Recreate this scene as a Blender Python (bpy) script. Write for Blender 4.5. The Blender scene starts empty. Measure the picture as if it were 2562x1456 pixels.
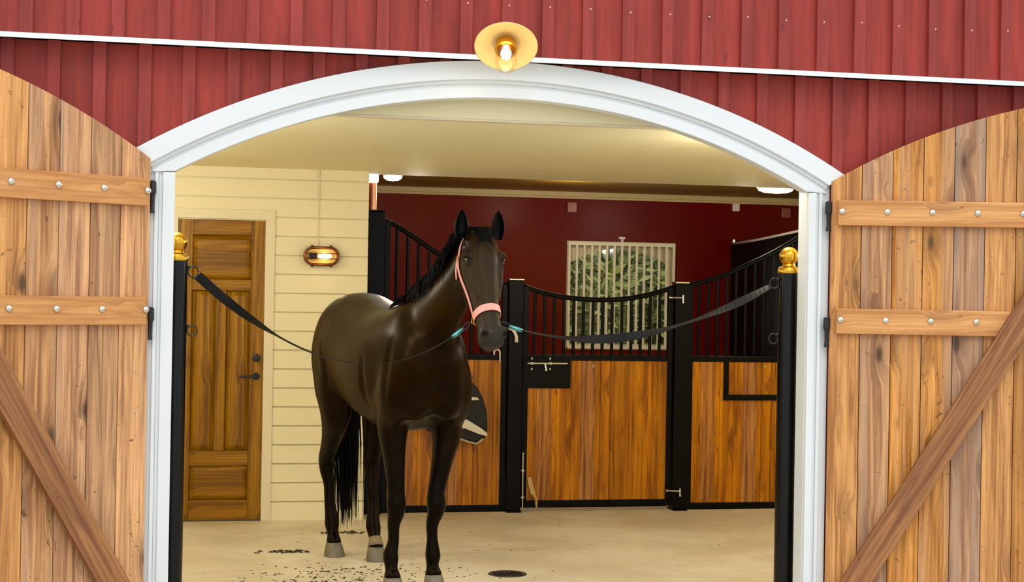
import bpy, math, random
import numpy as np
from mathutils import Vector, Matrix, noise
from mathutils.bvhtree import BVHTree
random.seed(7)
PI = math.pi
S = bpy.context.scene
COL = S.collection

# ------------------------------------------------------------------ camera, sky, exposure
cam_d = bpy.data.cameras.new('camera'); cam = bpy.data.objects.new('camera', cam_d); COL.objects.link(cam)
cam_d.sensor_width = 36; cam_d.lens = 3950 / 2562 * 36; cam_d.clip_end = 200
cam.location = (-1.5204, -7.4626, 1.59)
YAW, PIT, ROL = .2081, .0037, .0171
cam.matrix_world = (Matrix.Translation(cam.location) @ Matrix.Rotation(-YAW, 4, 'Z') @
                    Matrix.Rotation(PI/2 + PIT, 4, 'X') @ Matrix.Rotation(ROL, 4, 'Z'))
S.camera = cam
W = bpy.data.worlds.new('overcast_sky'); S.world = W; W.use_nodes = True
wn, wl = W.node_tree.nodes, W.node_tree.links
bg = wn['Background']
tc = wn.new('ShaderNodeTexCoord'); sp = wn.new('ShaderNodeSeparateXYZ'); rp = wn.new('ShaderNodeValToRGB')
wl.new(tc.outputs['Generated'], sp.inputs[0]); wl.new(sp.outputs['Z'], rp.inputs[0]); wl.new(rp.outputs[0], bg.inputs[0])
rp.color_ramp.elements[0].color = (.66, .71, .76, 1); rp.color_ramp.elements[0].position = .45
rp.color_ramp.elements[1].color = (.95, .98, 1, 1); rp.color_ramp.elements[1].position = .95
bg.inputs[1].default_value = 1.78
sun_d = bpy.data.lights.new('sun', 'SUN'); sun = bpy.data.objects.new('sun', sun_d); COL.objects.link(sun)
sun_d.energy = .7; sun_d.angle = math.radians(35); sun_d.color = (1, .97, .92)
sun.rotation_euler = (math.radians(48), 0, math.radians(-12))
S.view_settings.view_transform = 'Standard'; S.view_settings.look = 'None'
S.view_settings.exposure = 0.0; S.view_settings.gamma = 1; S.view_settings.use_curve_mapping = False
try:
    S.cycles.use_denoising = True
except Exception:
    pass

# ------------------------------------------------------------------ materials
def srgb(r, g, b):
    f = lambda c: (c/255/12.92) if c/255 <= .04045 else ((c/255+.055)/1.055)**2.4
    return (f(r), f(g), f(b), 1)
def new_mat(name):
    m = bpy.data.materials.new(name); m.use_nodes = True
    return m, m.node_tree.nodes, m.node_tree.links, m.node_tree.nodes['Principled BSDF']
def mth(n, l, op, a, b=None, c=None, clamp=False):
    q = n.new('ShaderNodeMath'); q.operation = op; q.use_clamp = clamp
    for i, v in enumerate((a, b, c)):
        if v is None: continue
        if isinstance(v, (int, float)): q.inputs[i].default_value = v
        else: l.new(v, q.inputs[i])
    return q.outputs[0]
def mix(n, l, f, a, b, mode='MIX'):
    q = n.new('ShaderNodeMixRGB'); q.blend_type = mode
    for i, v in enumerate((f, a, b)):
        if isinstance(v, (int, float)): q.inputs[i].default_value = v
        elif isinstance(v, tuple): q.inputs[i].default_value = v
        else: l.new(v, q.inputs[i])
    return q.outputs[0]
def noise_tex(n, l, vec, scale, detail=3, rough=.5, dist=0):
    q = n.new('ShaderNodeTexNoise'); q.inputs['Scale'].default_value = scale
    q.inputs['Detail'].default_value = detail; q.inputs['Roughness'].default_value = rough
    q.inputs['Distortion'].default_value = dist; l.new(vec, q.inputs['Vector']); return q.outputs['Fac']
def sm(n, l, v, a, b):
    q = n.new('ShaderNodeMapRange'); q.interpolation_type = 'SMOOTHSTEP'
    q.inputs['From Min'].default_value = a; q.inputs['From Max'].default_value = b
    l.new(v, q.inputs['Value']); return q.outputs[0]
def bump(n, l, p, h, strength=.3, dist=.01):
    q = n.new('ShaderNodeBump'); q.inputs['Strength'].default_value = strength; q.inputs['Distance'].default_value = dist
    l.new(h, q.inputs['Height']); l.new(q.outputs[0], p.inputs['Normal'])
def ocoord(n):
    return n.new('ShaderNodeTexCoord').outputs['Object']
def mapping(n, l, v, s, loc=(0, 0, 0)):
    q = n.new('ShaderNodeMapping'); q.inputs['Scale'].default_value = s; q.inputs['Location'].default_value = loc
    l.new(v, q.inputs[0]); return q.outputs[0]

def plain(name, col, rough=.5, metal=0, var=.06, scale=8, bmp=.05, spec=.5, coat=0):
    m, n, l, p = new_mat(name)
    v = ocoord(n); f = noise_tex(n, l, v, scale, 4)
    dark = tuple(c*(1-var*2) for c in col[:3])+(1,); lite = tuple(min(1, c*(1+var*2)) for c in col[:3])+(1,)
    l.new(mix(n, l, f, dark, lite), p.inputs['Base Color'])
    p.inputs['Roughness'].default_value = rough; p.inputs['Metallic'].default_value = metal
    p.inputs['Specular IOR Level'].default_value = spec; p.inputs['Coat Weight'].default_value = coat
    if bmp: bump(n, l, p, noise_tex(n, l, v, scale*6, 3), bmp, .002)
    return m

def wood(name, c_lo, c_hi, c_knot, w=.15, off=0., along='Z', across='X', knots=1., tintvar=.35, grey=None, rough=.5, gs=1., coat=0, spec=.4, greyamt=.0):
    """planked, knotty timber; the colour belongs to each plank."""
    m, n, l, p = new_mat(name)
    v = ocoord(n); s = n.new('ShaderNodeSeparateXYZ'); l.new(v, s.inputs[0])
    A = s.outputs[across]; L = s.outputs[along]; T = s.outputs[[k for k in 'XYZ' if k not in (along, across)][0]]
    pid = mth(n, l, 'FLOOR', mth(n, l, 'DIVIDE', mth(n, l, 'ADD', A, off), w))
    wnz = n.new('ShaderNodeTexWhiteNoise'); wnz.noise_dimensions = '1D'; l.new(pid, wnz.inputs['W'])
    r = wnz.outputs['Value']; s2 = n.new('ShaderNodeSeparateColor'); l.new(wnz.outputs['Color'], s2.inputs[0])
    r2 = s2.outputs[1]; r3 = s2.outputs[2]
    Lo = mth(n, l, 'ADD', L, mth(n, l, 'MULTIPLY', r, 37.))
    cb = n.new('ShaderNodeCombineXYZ'); l.new(A, cb.inputs[0]); l.new(T, cb.inputs[1]); l.new(Lo, cb.inputs[2])
    base = cb.outputs[0]
    # knots
    kv = mapping(n, l, base, (7.4, .4, 3.0)); vo = n.new('ShaderNodeTexVoronoi'); vo.voronoi_dimensions = '3D'
    vo.inputs['Scale'].default_value = 1.; vo.inputs['Randomness'].default_value = 1; l.new(kv, vo.inputs['Vector'])
    vc = n.new('ShaderNodeSeparateColor'); l.new(vo.outputs['Color'], vc.inputs[0])
    on = mth(n, l, 'GREATER_THAN', vc.outputs[0], .34)
    rad = mth(n, l, 'MULTIPLY_ADD', vc.outputs[1], .13, .05)
    dd = mth(n, l, 'DIVIDE', vo.outputs['Distance'], rad)
    knot = mth(n, l, 'MULTIPLY', mth(n, l, 'SUBTRACT', 1., sm(n, l, dd, .35, 1.15)), on)
    halo = mth(n, l, 'MULTIPLY', mth(n, l, 'SUBTRACT', 1., sm(n, l, dd, .8, 3.2)), on)
    # grain bends round the knots
    bend = mth(n, l, 'MULTIPLY', halo, .035)
    cb2 = n.new('ShaderNodeCombineXYZ'); l.new(mth(n, l, 'ADD', A, bend), cb2.inputs[0]); l.new(T, cb2.inputs[1]); l.new(Lo, cb2.inputs[2])
    g1 = noise_tex(n, l, mapping(n, l, cb2.outputs[0], (26*gs, 26*gs, 1.1)), 1., 5, .6, 1.4)
    g2 = noise_tex(n, l, mapping(n, l, cb2.outputs[0], (110*gs, 60*gs, 2.2)), 1., 3, .6, .5)
    g3 = noise_tex(n, l, mapping(n, l, base, (11, 7, .35)), 1., 4, .65, .6)
    gg = mth(n, l, 'ADD', mth(n, l, 'MULTIPLY', g1, .50), mth(n, l, 'ADD', mth(n, l, 'MULTIPLY', g2, .20), mth(n, l, 'MULTIPLY', g3, .36)))
    gg = sm(n, l, gg, .40, .68)
    c = mix(n, l, gg, c_lo, c_hi)
    if grey is not None:
        gf = mth(n, l, 'MULTIPLY', sm(n, l, mth(n, l, 'ADD', mth(n, l, 'MULTIPLY', r2, .5), g3), .72, 1.02), greyamt)
        c = mix(n, l, gf, c, grey)
    tint = mth(n, l, 'ADD', 1-tintvar*.55, mth(n, l, 'MULTIPLY', r3, tintvar))
    hv = n.new('ShaderNodeHueSaturation'); l.new(c, hv.inputs['Color']); l.new(tint, hv.inputs['Value'])
    l.new(mth(n, l, 'MULTIPLY_ADD', r, .24, .9), hv.inputs['Saturation']); c = hv.outputs[0]
    c = mix(n, l, mth(n, l, 'MULTIPLY', halo, .35*knots), c, c_knot)
    c = mix(n, l, mth(n, l, 'MULTIPLY', knot, .85*knots), c, c_knot)
    # short dark splits beside knots
    sl = noise_tex(n, l, mapping(n, l, base, (12, 5, 11)), 1., 4, .7, 2.5)
    c = mix(n, l, mth(n, l, 'MULTIPLY', sm(n, l, sl, .63, .71), .75*knots), c, c_knot)
    l.new(c, p.inputs['Base Color'])
    p.inputs['Roughness'].default_value = rough; p.inputs['Specular IOR Level'].default_value = spec
    p.inputs['Coat Weight'].default_value = coat
    bump(n, l, p, mth(n, l, 'SUBTRACT', g1, mth(n, l, 'MULTIPLY', knot, .6)), .35, .004)
    return m

def siding(name, c, w, off):
    m, n, l, p = new_mat(name)
    v = ocoord(n); s = n.new('ShaderNodeSeparateXYZ'); l.new(v, s.inputs[0])
    pid = mth(n, l, 'FLOOR', mth(n, l, 'DIVIDE', mth(n, l, 'ADD', s.outputs[0], off), w))
    wz = n.new('ShaderNodeTexWhiteNoise'); wz.noise_dimensions = '1D'; l.new(pid, wz.inputs['W'])
    a = noise_tex(n, l, mapping(n, l, v, (9, 9, 1.6)), 1, 4, .6, .6)
    b = noise_tex(n, l, mapping(n, l, v, (60, 60, 3)), 1, 3)
    f = mth(n, l, 'ADD', mth(n, l, 'MULTIPLY', a, .65), mth(n, l, 'MULTIPLY', b, .35))
    cc = mix(n, l, sm(n, l, f, .3, .7), tuple(x*.78 for x in c[:3])+(1,), tuple(x*1.22 for x in c[:3])+(1,))
    hv = n.new('ShaderNodeHueSaturation'); l.new(cc, hv.inputs['Color'])
    l.new(mth(n, l, 'MULTIPLY_ADD', wz.outputs['Value'], .22, .88), hv.inputs['Value'])
    k = n.new('ShaderNodeTexVoronoi'); k.inputs['Scale'].default_value = 1; l.new(mapping(n, l, v, (7, 7, 3.2)), k.inputs['Vector'])
    kk = mth(n, l, 'SUBTRACT', 1., sm(n, l, k.outputs['Distance'], .04, .12))
    l.new(mix(n, l, mth(n, l, 'MULTIPLY', kk, .5), hv.outputs[0], tuple(x*.4 for x in c[:3])+(1,)), p.inputs['Base Color'])
    p.inputs['Roughness'].default_value = .55; p.inputs['Specular IOR Level'].default_value = .3
    bump(n, l, p, f, .3, .003)
    return m

M = {}
RED = srgb(176, 60, 50)
M['red'] = siding('red_painted_siding', srgb(152, 54, 44), .2, .09)
M['batten'] = siding('red_painted_battens', srgb(148, 56, 49), .2, 3.19)
M['nail'] = plain('nail_head', srgb(225, 175, 165), .4)
M['white'] = plain('white_gloss_paint', srgb(222, 226, 226), .35, var=.015, scale=3, bmp=.03)
M['shadowgap'] = plain('dark_membrane', srgb(30, 18, 16), .8)
M['leafwood'] = wood('brushed_pine_planks', srgb(146, 93, 48), srgb(230, 170, 106), srgb(60, 36, 22), .152, 0., grey=srgb(148, 122, 104), greyamt=.8, tintvar=.34, rough=.55)
M['ledgewood'] = wood('pine_ledge', srgb(184, 126, 74), srgb(230, 172, 112), srgb(84, 50, 26), .5, .1, along='X', across='Z', tintvar=.05, rough=.5, knots=.9)
M['bracewood'] = wood('pine_brace', srgb(118, 72, 44), srgb(176, 124, 78), srgb(60, 36, 22), .6, .3, tintvar=.05, rough=.5, knots=.6)
M['steelbolt'] = plain('galvanised_bolt', srgb(215, 210, 195), .3, .9, var=.1)
M['black'] = plain('black_powder_coat', srgb(4, 4, 5), .35, 0, var=.1, bmp=.02, spec=.13)
M['blackgloss'] = plain('black_gloss_paint', srgb(4, 4, 6), .22, 0, var=.1, bmp=0, spec=.28)
M['brass'] = plain('polished_brass', srgb(212, 160, 50), .22, 1, var=.05, bmp=0)
M['cream'] = plain('cream_paint', srgb(232, 221, 183), .5, var=.02, scale=2, bmp=.02)
M['grille'] = plain('ivory_grille_paint', srgb(244, 240, 208), .4, var=.01, bmp=0)
M['creamtrim'] = plain('cream_trim_paint', srgb(224, 212, 180), .45, var=.02, scale=2, bmp=.02)
M['ceil'] = plain('ceiling_board_paint', srgb(238, 229, 188), .7, var=.03, scale=.8, bmp=.02)
M['stallceil'] = plain('stall_ceiling_board', srgb(150, 116, 40), .5, var=.12, scale=2)
M['cornice'] = plain('stall_cornice_paint', srgb(190, 170, 120), .5, var=.03)
M['doorwood'] = wood('honey_stained_pine_door', srgb(104, 66, 0), srgb(172, 122, 8), srgb(80, 38, 8), .5, .1, tintvar=.05, rough=.3, knots=.35, coat=.08, spec=.2)
M['doorwoodh'] = wood('honey_stained_pine_rail', srgb(108, 68, 0), srgb(170, 120, 8), srgb(80, 38, 8), .5, .1, along='X', across='Z', tintvar=.05, rough=.3, knots=.3, coat=.08, spec=.2)
M['stallwood'] = wood('varnished_stall_boards', srgb(120, 62, 2), srgb(204, 130, 16), srgb(66, 28, 6), .112, 0., tintvar=.30, rough=.34, knots=.6, coat=.1, spec=.22, gs=.7)
M['copper'] = plain('copper', srgb(222, 164, 130), .35, .7, var=.06, bmp=0)
M['bronze'] = plain('aged_copper_cage', srgb(112, 62, 36), .35, .8, var=.1, bmp=0)
M['chrome'] = plain('bright_zinc', srgb(220, 218, 210), .22, 1, var=.03, bmp=0)
M['leather'] = plain('black_webbing', srgb(16, 14, 14), .6, var=.1, scale=60, bmp=.2, spec=.2)
M['pink'] = plain('pink_halter_webbing', srgb(232, 158, 148), .55, var=.05, scale=40, bmp=.2)
M['cyan'] = plain('blued_steel_clip', srgb(90, 160, 165), .25, .8, var=.1, bmp=0)
M['whiteplastic'] = plain('white_plastic', srgb(225, 215, 205), .4, var=.02)
M['pinkglint'] = plain('pinkish_reflection', srgb(150, 78, 60), .3, var=.02)  # reflection on the gloss wall, put into a plate colour
M['tan'] = plain('tan_weathered_metal', srgb(196, 160, 100), .4, .2, var=.12, scale=30)
M['rug'] = plain('black_stable_rug', srgb(10, 10, 12), .7, var=.1, scale=60, bmp=.2)
M['rugwhite'] = plain('white_rug_binding', srgb(222, 214, 196), .7, var=.05, scale=60, bmp=.2)
M['stem'] = plain('branch_bark', srgb(70, 52, 34), .8)
M['gravel'] = plain('pale_gravel', srgb(196, 190, 178), .9, var=.15, scale=30, bmp=.4)
M['rubber'] = plain('drain_iron', srgb(58, 50, 40), .6, .3, var=.2, scale=40)
M['dung'] = plain('dark_manure', srgb(52, 38, 22), .8, var=.3, scale=60, bmp=.4)
M['hoof'] = plain('horn_hoof', srgb(104, 94, 74), .5, var=.16, scale=22, bmp=.15)
M['pastern'] = plain('pale_pastern_skin', srgb(132, 114, 84), .6, var=.1)
M['hair'] = plain('black_horse_hair', srgb(4, 3, 3), .5, var=.2, scale=40, spec=.12)
M['eye'] = plain('dark_eye', srgb(10, 6, 4), .05, var=0, bmp=0, coat=1)
M['dgrey'] = plain('dark_grey_iron', srgb(44, 44, 46), .45, .5, var=.1)
M['reflector'] = plain('cream_enamel_reflector', srgb(246, 212, 140), .28, var=.02, bmp=0)

def red_wall():
    m, n, l, p = new_mat('dark_red_gloss_panel')
    v = ocoord(n); f = noise_tex(n, l, v, .6, 3, .5, .4)
    l.new(mix(n, l, sm(n, l, f, .35, .7), srgb(98, 2, 2), srgb(108, 34, 10)), p.inputs['Base Color'])
    p.inputs['Roughness'].default_value = .3; p.inputs['Specular IOR Level'].default_value = .06
    return m
M['redwall'] = red_wall()
def boards():
    return M['cream']
def concrete():
    m, n, l, p = new_mat('worn_concrete')
    v = ocoord(n)
    a = noise_tex(n, l, v, 1.1, 5, .6, .5); b = noise_tex(n, l, v, 26, 4, .7)
    st = noise_tex(n, l, mapping(n, l, v, (3, 9, 1)), 1.3, 4, .65, 1.2)
    c = mix(n, l, sm(n, l, a, .3, .72), srgb(196, 180, 148), srgb(222, 210, 184))
    c = mix(n, l, mth(n, l, 'MULTIPLY', sm(n, l, st, .56, .74), .45), c, srgb(140, 120, 88))
    c = mix(n, l, mth(n, l, 'MULTIPLY', sm(n, l, b, .60, .78), .30), c, srgb(120, 100, 72))
    l.new(c, p.inputs['Base Color']); p.inputs['Roughness'].default_value = .5; p.inputs['Specular IOR Level'].default_value = .35
    bump(n, l, p, b, .12, .003); return m
M['concrete'] = concrete()
def emis(name, col, st, base=(1, 1, 1, 1)):
    m, n, l, p = new_mat(name)
    p.inputs['Base Color'].default_value = base; p.inputs['Emission Color'].default_value = col; p.inputs['Emission Strength'].default_value = st
    return m
M['led'] = emis('led_diffuser', (1, .96, .88, 1), 9.)
M['filament'] = emis('lit_bulb', (1, .88, .62, 1), 7.)
M['bulbwarm'] = emis('warm_lit_bulb', (1, .80, .42, 1), 12.)
def glass(name, tint=(1, 1, 1, 1), mixf=.12, rough=.05):
    m = bpy.data.materials.new(name); m.use_nodes = True; n, l = m.node_tree.nodes, m.node_tree.links
    n.remove(n['Principled BSDF']); o = n['Material Output']
    t = n.new('ShaderNodeBsdfTransparent'); g = n.new('ShaderNodeBsdfGlossy'); x = n.new('ShaderNodeMixShader')
    fr = n.new('ShaderNodeFresnel'); fr.inputs[0].default_value = 1.45
    t.inputs[0].default_value = tint; g.inputs['Roughness'].default_value = rough
    if mixf > .03:
        lw = n.new('ShaderNodeLayerWeight'); lw.inputs[0].default_value = .3; l.new(mth(n, l, 'MULTIPLY', lw.outputs['Facing'], .25), x.inputs[0])
    else: l.new(fr.outputs[0], x.inputs[0])
    l.new(t.outputs[0], x.inputs[1]); l.new(g.outputs[0], x.inputs[2]); l.new(x.outputs[0], o.inputs[0])
    return m
M['glass'] = glass('window_glass', mixf=.0)
M['jar'] = glass('lamp_glass', (1, .96, .86, 1), .06)
def foliage():
    m, n, l, p = new_mat('shrub_leaves')
    oi = n.new('ShaderNodeNewGeometry'); f = noise_tex(n, l, ocoord(n), 5, 3)
    c = mix(n, l, oi.outputs['Random Per Island'], srgb(66, 80, 18), srgb(158, 164, 66))
    l.new(mix(n, l, mth(n, l, 'MULTIPLY', f, .5), c, srgb(54, 66, 14)), p.inputs['Base Color'])
    p.inputs['Roughness'].default_value = .6; return m
M['leaf'] = foliage()
def coat():
    m, n, l, p = new_mat('dark_bay_coat')
    v = ocoord(n); s = n.new('ShaderNodeSeparateXYZ'); l.new(v, s.inputs[0])
    f = noise_tex(n, l, v, 3.5, 3)
    hair = noise_tex(n, l, mapping(n, l, v, (60, 90, 160)), 1, 3)
    body = mix(n, l, sm(n, l, f, .35, .68), srgb(20, 9, 1), srgb(36, 19, 2))
    zz = mth(n, l, 'ADD', s.outputs[2], mth(n, l, 'MULTIPLY', mth(n, l, 'SUBTRACT', f, .5), .3))
    leg = mth(n, l, 'SUBTRACT', 1., sm(n, l, zz, .55, 1.25))
    c = mix(n, l, leg, body, srgb(10, 7, 6))
    # grey-brown face
    def dist(pt, a, b):
        q = n.new('ShaderNodeVectorMath'); q.operation = 'DISTANCE'; q.inputs[1].default_value = pt; l.new(v, q.inputs[0])
        return mth(n, l, 'SUBTRACT', 1., sm(n, l, q.outputs['Value'], a, b))
    c = mix(n, l, mth(n, l, 'MULTIPLY', dist((.98, .15, 1.60), .22, .42), .9), c, srgb(54, 45, 34))
    c = mix(n, l, mth(n, l, 'MULTIPLY', dist((.95, .15, 1.36), .07, .16), .85), c, srgb(52, 49, 43))
    for sg in (-1, 1):
        c = mix(n, l, dist((.957, .15+sg*.056, 1.402), .010, .024), c, srgb(8, 5, 4))
        c = mix(n, l, mth(n, l, 'MULTIPLY', dist((.775, .15+sg*.105, 1.775), .022, .045), .75), c, srgb(14, 9, 7))
    c = mix(n, l, mth(n, l, 'MULTIPLY', dist((.815, .155, 1.845), .004, .016), .6), c, srgb(190, 180, 160))
    l.new(c, p.inputs['Base Color'])
    p.inputs['Roughness'].default_value = .31; p.inputs['Specular IOR Level'].default_value = .08; p.inputs['Specular Tint'].default_value = (.85, .58, .30, 1)
    p.inputs['Sheen Weight'].default_value = .0
    bump(n, l, p, hair, .12, .002); return m
M['coat'] = coat()

# ------------------------------------------------------------------ mesh helpers
class MB:
    def __init__(s): s.v = []; s.f = []; s.m = []
    def add(s, vs, fs, mi=0):
        b = len(s.v); s.v += [tuple(map(float, p)) for p in vs]
        s.f += [tuple(i+b for i in f) for f in fs]; s.m += [mi]*len(fs)
    def box(s, a, b, mi=0):
        (x0, y0, z0), (x1, y1, z1) = a, b
        s.add([(x0, y0, z0), (x1, y0, z0), (x1, y1, z0), (x0, y1, z0), (x0, y0, z1), (x1, y0, z1), (x1, y1, z1), (x0, y1, z1)],
              [(0, 3, 2, 1), (4, 5, 6, 7), (0, 1, 5, 4), (1, 2, 6, 5), (2, 3, 7, 6), (3, 0, 4, 7)], mi)
    def prism(s, poly, y0, y1, mi=0):            # poly in (x,z), extruded along y; concave allowed (n-gon)
        n = len(poly)
        s.add([(x, y0, z) for x, z in poly]+[(x, y1, z) for x, z in poly],
              [tuple(range(n)), tuple(range(2*n-1, n-1, -1))]+[(i, n+i, n+(i+1) % n, (i+1) % n) for i in range(n)], mi)
    def band(s, inner, outer, y0, y1, mi=0):     # two equal-length (x,z) rails -> solid strip
        n = len(inner)
        vs = [(x, y0, z) for x, z in inner]+[(x, y0, z) for x, z in outer]+[(x, y1, z) for x, z in inner]+[(x, y1, z) for x, z in outer]
        fs = []
        for i in range(n-1):
            fs += [(i, i+1, n+i+1, n+i), (2*n+i, 3*n+i, 3*n+i+1, 2*n+i+1), (i, 2*n+i, 2*n+i+1, i+1), (n+i, n+i+1, 3*n+i+1, 3*n+i)]
        fs += [(0, n, 3*n, 2*n), (n-1, 3*n-1, 4*n-1, 2*n-1)]
        s.add(vs, fs, mi)
    def tube(s, pts, r, k=10, mi=0, flat=None, cap=True):
        pts = [Vector(p) for p in pts]; n = len(pts); R = r if isinstance(r, (list, tuple)) else [r]*n
        rings = []; up = None
        for i, p in enumerate(pts):
            t = (pts[min(i+1, n-1)]-pts[max(i-1, 0)]).normalized()
            if up is None:
                up = Vector((0, 0, 1)) if abs(t.z) < .9 else Vector((0, 1, 0))
            a = t.cross(up).normalized(); up = a.cross(t).normalized()
            fa, fb = (R[i], R[i]) if flat is None else (R[i]*flat[0], R[i]*flat[1])
            rings.append([p+a*math.cos(2*PI*j/k)*fa+up*math.sin(2*PI*j/k)*fb for j in range(k)])
        vs = [q for rg in rings for q in rg]; fs = []
        for i in range(n-1):
            for j in range(k):
                fs.append((i*k+j, i*k+(j+1) % k, (i+1)*k+(j+1) % k, (i+1)*k+j))
        if cap: fs += [tuple(range(k-1, -1, -1)), tuple((n-1)*k+j for j in range(k))]
        s.add(vs, fs, mi)
    def lathe(s, prof, org=(0, 0, 0), axis='Z', k=32, mi=0, rot=None, sx=1, sy=1):
        vs = []; fs = []; n = len(prof)
        for r, h in prof:
            for j in range(k):
                a = 2*PI*j/k; p = Vector((r*math.cos(a)*sx, r*math.sin(a)*sy, h))
                if axis == 'Y': p = Vector((p.x, -p.z, p.y))
                elif axis == 'X': p = Vector((p.z, p.x, p.y))
                if rot is not None: p = rot @ p
                vs.append(p+Vector(org))
        for i in range(n-1):
            for j in range(k):
                fs.append((i*k+j, i*k+(j+1) % k, (i+1)*k+(j+1) % k, (i+1)*k+j))
        if prof[0][0] > 1e-5: fs.append(tuple(range(k-1, -1, -1)))
        if prof[-1][0] > 1e-5: fs.append(tuple((n-1)*k+j for j in range(k)))
        s.add(vs, fs, mi)
    def ball(s, c, r, k=20, mi=0):
        if not isinstance(r, (tuple, list)): r = (r, r, r)
        pr = [(math.sin(PI*i/(k//2)), -math.cos(PI*i/(k//2))) for i in range(k//2+1)]
        vs = []; fs = []
        for a, h in pr:
            for j in range(k): vs.append((c[0]+r[0]*a*math.cos(2*PI*j/k), c[1]+r[1]*a*math.sin(2*PI*j/k), c[2]+r[2]*h))
        for i in range(k//2):
            for j in range(k): fs.append((i*k+j, i*k+(j+1) % k, (i+1)*k+(j+1) % k, (i+1)*k+j))
        s.add(vs, fs, mi)
    def mesh(s, name, mats, smooth=False):
        me = bpy.data.meshes.new(name); me.from_pydata(s.v, [], s.f); me.validate(clean_customdata=False)
        for q in (mats if isinstance(mats, (list, tuple)) else [mats]): me.materials.append(q)
        if len(s.m) == len(me.polygons): me.polygons.foreach_set('material_index', s.m)
        import bmesh
        bm = bmesh.new(); bm.from_mesh(me); bmesh.ops.remove_doubles(bm, verts=bm.verts, dist=1e-6)
        bmesh.ops.recalc_face_normals(bm, faces=bm.faces); bm.to_mesh(me); bm.free()
        if smooth: me.polygons.foreach_set('use_smooth', [True]*len(me.polygons))
        me.update(); return me
    def build(s, name, mats, parent=None, loc=(0, 0, 0), rot=(0, 0, 0), smooth=False, bev=0):
        o = bpy.data.objects.new(name, s.mesh(name, mats, smooth)); COL.objects.link(o)
        o.location = loc; o.rotation_euler = rot
        if parent is not None: o.parent = parent
        if bev:
            b = o.modifiers.new('bevel', 'BEVEL'); b.width = bev; b.segments = 2; b.limit_method = 'ANGLE'
        if smooth == 'auto' or (smooth and bev):
            pass
        return o
def smooth_angle(o, deg=35):
    me = o.data; import bmesh
    bm = bmesh.new(); bm.from_mesh(me)
    for e in bm.edges:
        e.smooth = not (len(e.link_faces) == 2 and e.calc_face_angle(0) > math.radians(deg))
    for f in bm.faces: f.smooth = True
    bm.to_mesh(me); bm.free(); return o
def tag(o, label, cat, group=None, kind=None):
    o['label'] = label; o['category'] = cat
    if group: o['group'] = group
    if kind: o['kind'] = kind
    return o
def struct(o, label, cat):
    return tag(o, label, cat, kind='structure')
def empty(name, loc=(0, 0, 0), rz=0):
    o = bpy.data.objects.new(name, None); COL.objects.link(o); o.location = loc; o.rotation_euler = (0, 0, rz)
    o.empty_display_size = .1; return o
def copy_tree(o, parent=None):
    c = o.copy(); COL.objects.link(c)
    if parent is not None: c.parent = parent
    for ch in list(o.children): copy_tree(ch, c)
    return c
def crom(pts, per=6):
    """Catmull-Rom through rows of numbers."""
    P = np.array(pts, float); P = np.vstack([2*P[0]-P[1], P, 2*P[-1]-P[-2]]); out = []
    for i in range(1, len(P)-2):
        for k in range(per):
            t = k/per; a, b, c, d = P[i-1], P[i], P[i+1], P[i+2]
            out.append(.5*((2*b)+(c-a)*t+(2*a-5*b+4*c-d)*t*t+(-a+3*b-3*c+d)*t**3))
    out.append(P[-2]); return np.array(out)

# ------------------------------------------------------------------ the arch
AC = -.634                                         # centre height of the arch circles
def arc(R, x0, x1, n=49, c=AC):
    return [(x0+(x1-x0)*i/(n-1), c+math.sqrt(R*R-(x0+(x1-x0)*i/(n-1))**2)) for i in range(n)]
def arc_pol(R, xe, n=49, c=AC):
    a = math.asin(xe/R); return [(R*math.sin(-a+2*a*i/(n-1)), c+R*math.cos(-a+2*a*i/(n-1))) for i in range(n)]

# ------------------------------------------------------------------ outside wall
WX0, WX1 = -5.2, 6.2
def hole_z(x):                                     # bottom of the siding above the opening
    return AC+math.sqrt(3.29**2-x*x) if abs(x) < 1.66 else 0.
b = MB()
xs = sorted(set([WX0, -1.66, 1.66, WX1]+[-1.66+3.32*i/40 for i in range(41)]))
for x0, x1 in zip(xs, xs[1:]):
    xm = (x0+x1)/2
    za, zb = (hole_z(max(-1.659, x0)), hole_z(min(1.659, x1))) if abs(xm) < 1.66 else (0, 0)
    b.prism([(x0, za), (x1, zb), (x1, 2.72), (x0, 2.72)], 0, .1)
x = -2.291-.2*14
while x < WX1:
    jw = random.uniform(-.003, .003); zl = hole_z(x) if abs(x) < 1.62 else 0
    if abs(x) < 1.62: zl = min(hole_z(x-.03), hole_z(x+.03))
    if 2.70-zl > .01:
        b.box((x-.028+jw, -.022, zl), (x+.028+jw, .0, 2.72), 1)
        if abs(x) < 1.75 and zl: b.ball((x-.008, -.0225, max(zl, 2.2)+.055+random.uniform(0, .02)), (.005, .003, .005), 8, 2)
    x += .2
struct(b.build('wall_front', [M['red'], M['batten'], M['nail']]), 'lower red board-and-batten barn wall around the arched opening', 'wall')
b = MB(); b.box((WX0, -.075, 2.735), (WX1, .1, 5.2))
x = -2.2076-.2*14; i = 0
while x < WX1:
    jw = random.uniform(-.004, .004)
    b.box((x-.029+jw, -.099, 2.735), (x+.029+jw, -.075, 5.2), 1)
    b.ball((x+.006, -.0995, 2.985+random.uniform(-.008, .008)), (.005, .003, .005), 8, 2)
    x += .2
struct(b.build('wall_upper', [M['red'], M['batten'], M['nail']]), 'upper red board-and-batten barn wall above the white drip strip', 'wall')
b = MB(); prof = [(-.02, 2.742), (-.128, 2.732), (-.132, 2.708), (-.124, 2.708), (-.122, 2.722), (-.02, 2.728)]
n = len(prof); vs = [(WX0, y, z) for y, z in prof]+[(WX1, y, z) for y, z in prof]
b.add(vs, [tuple(range(n)), tuple(range(2*n-1, n-1, -1))]+[(i, n+i, n+(i+1) % n, (i+1) % n) for i in range(n)])
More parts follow.
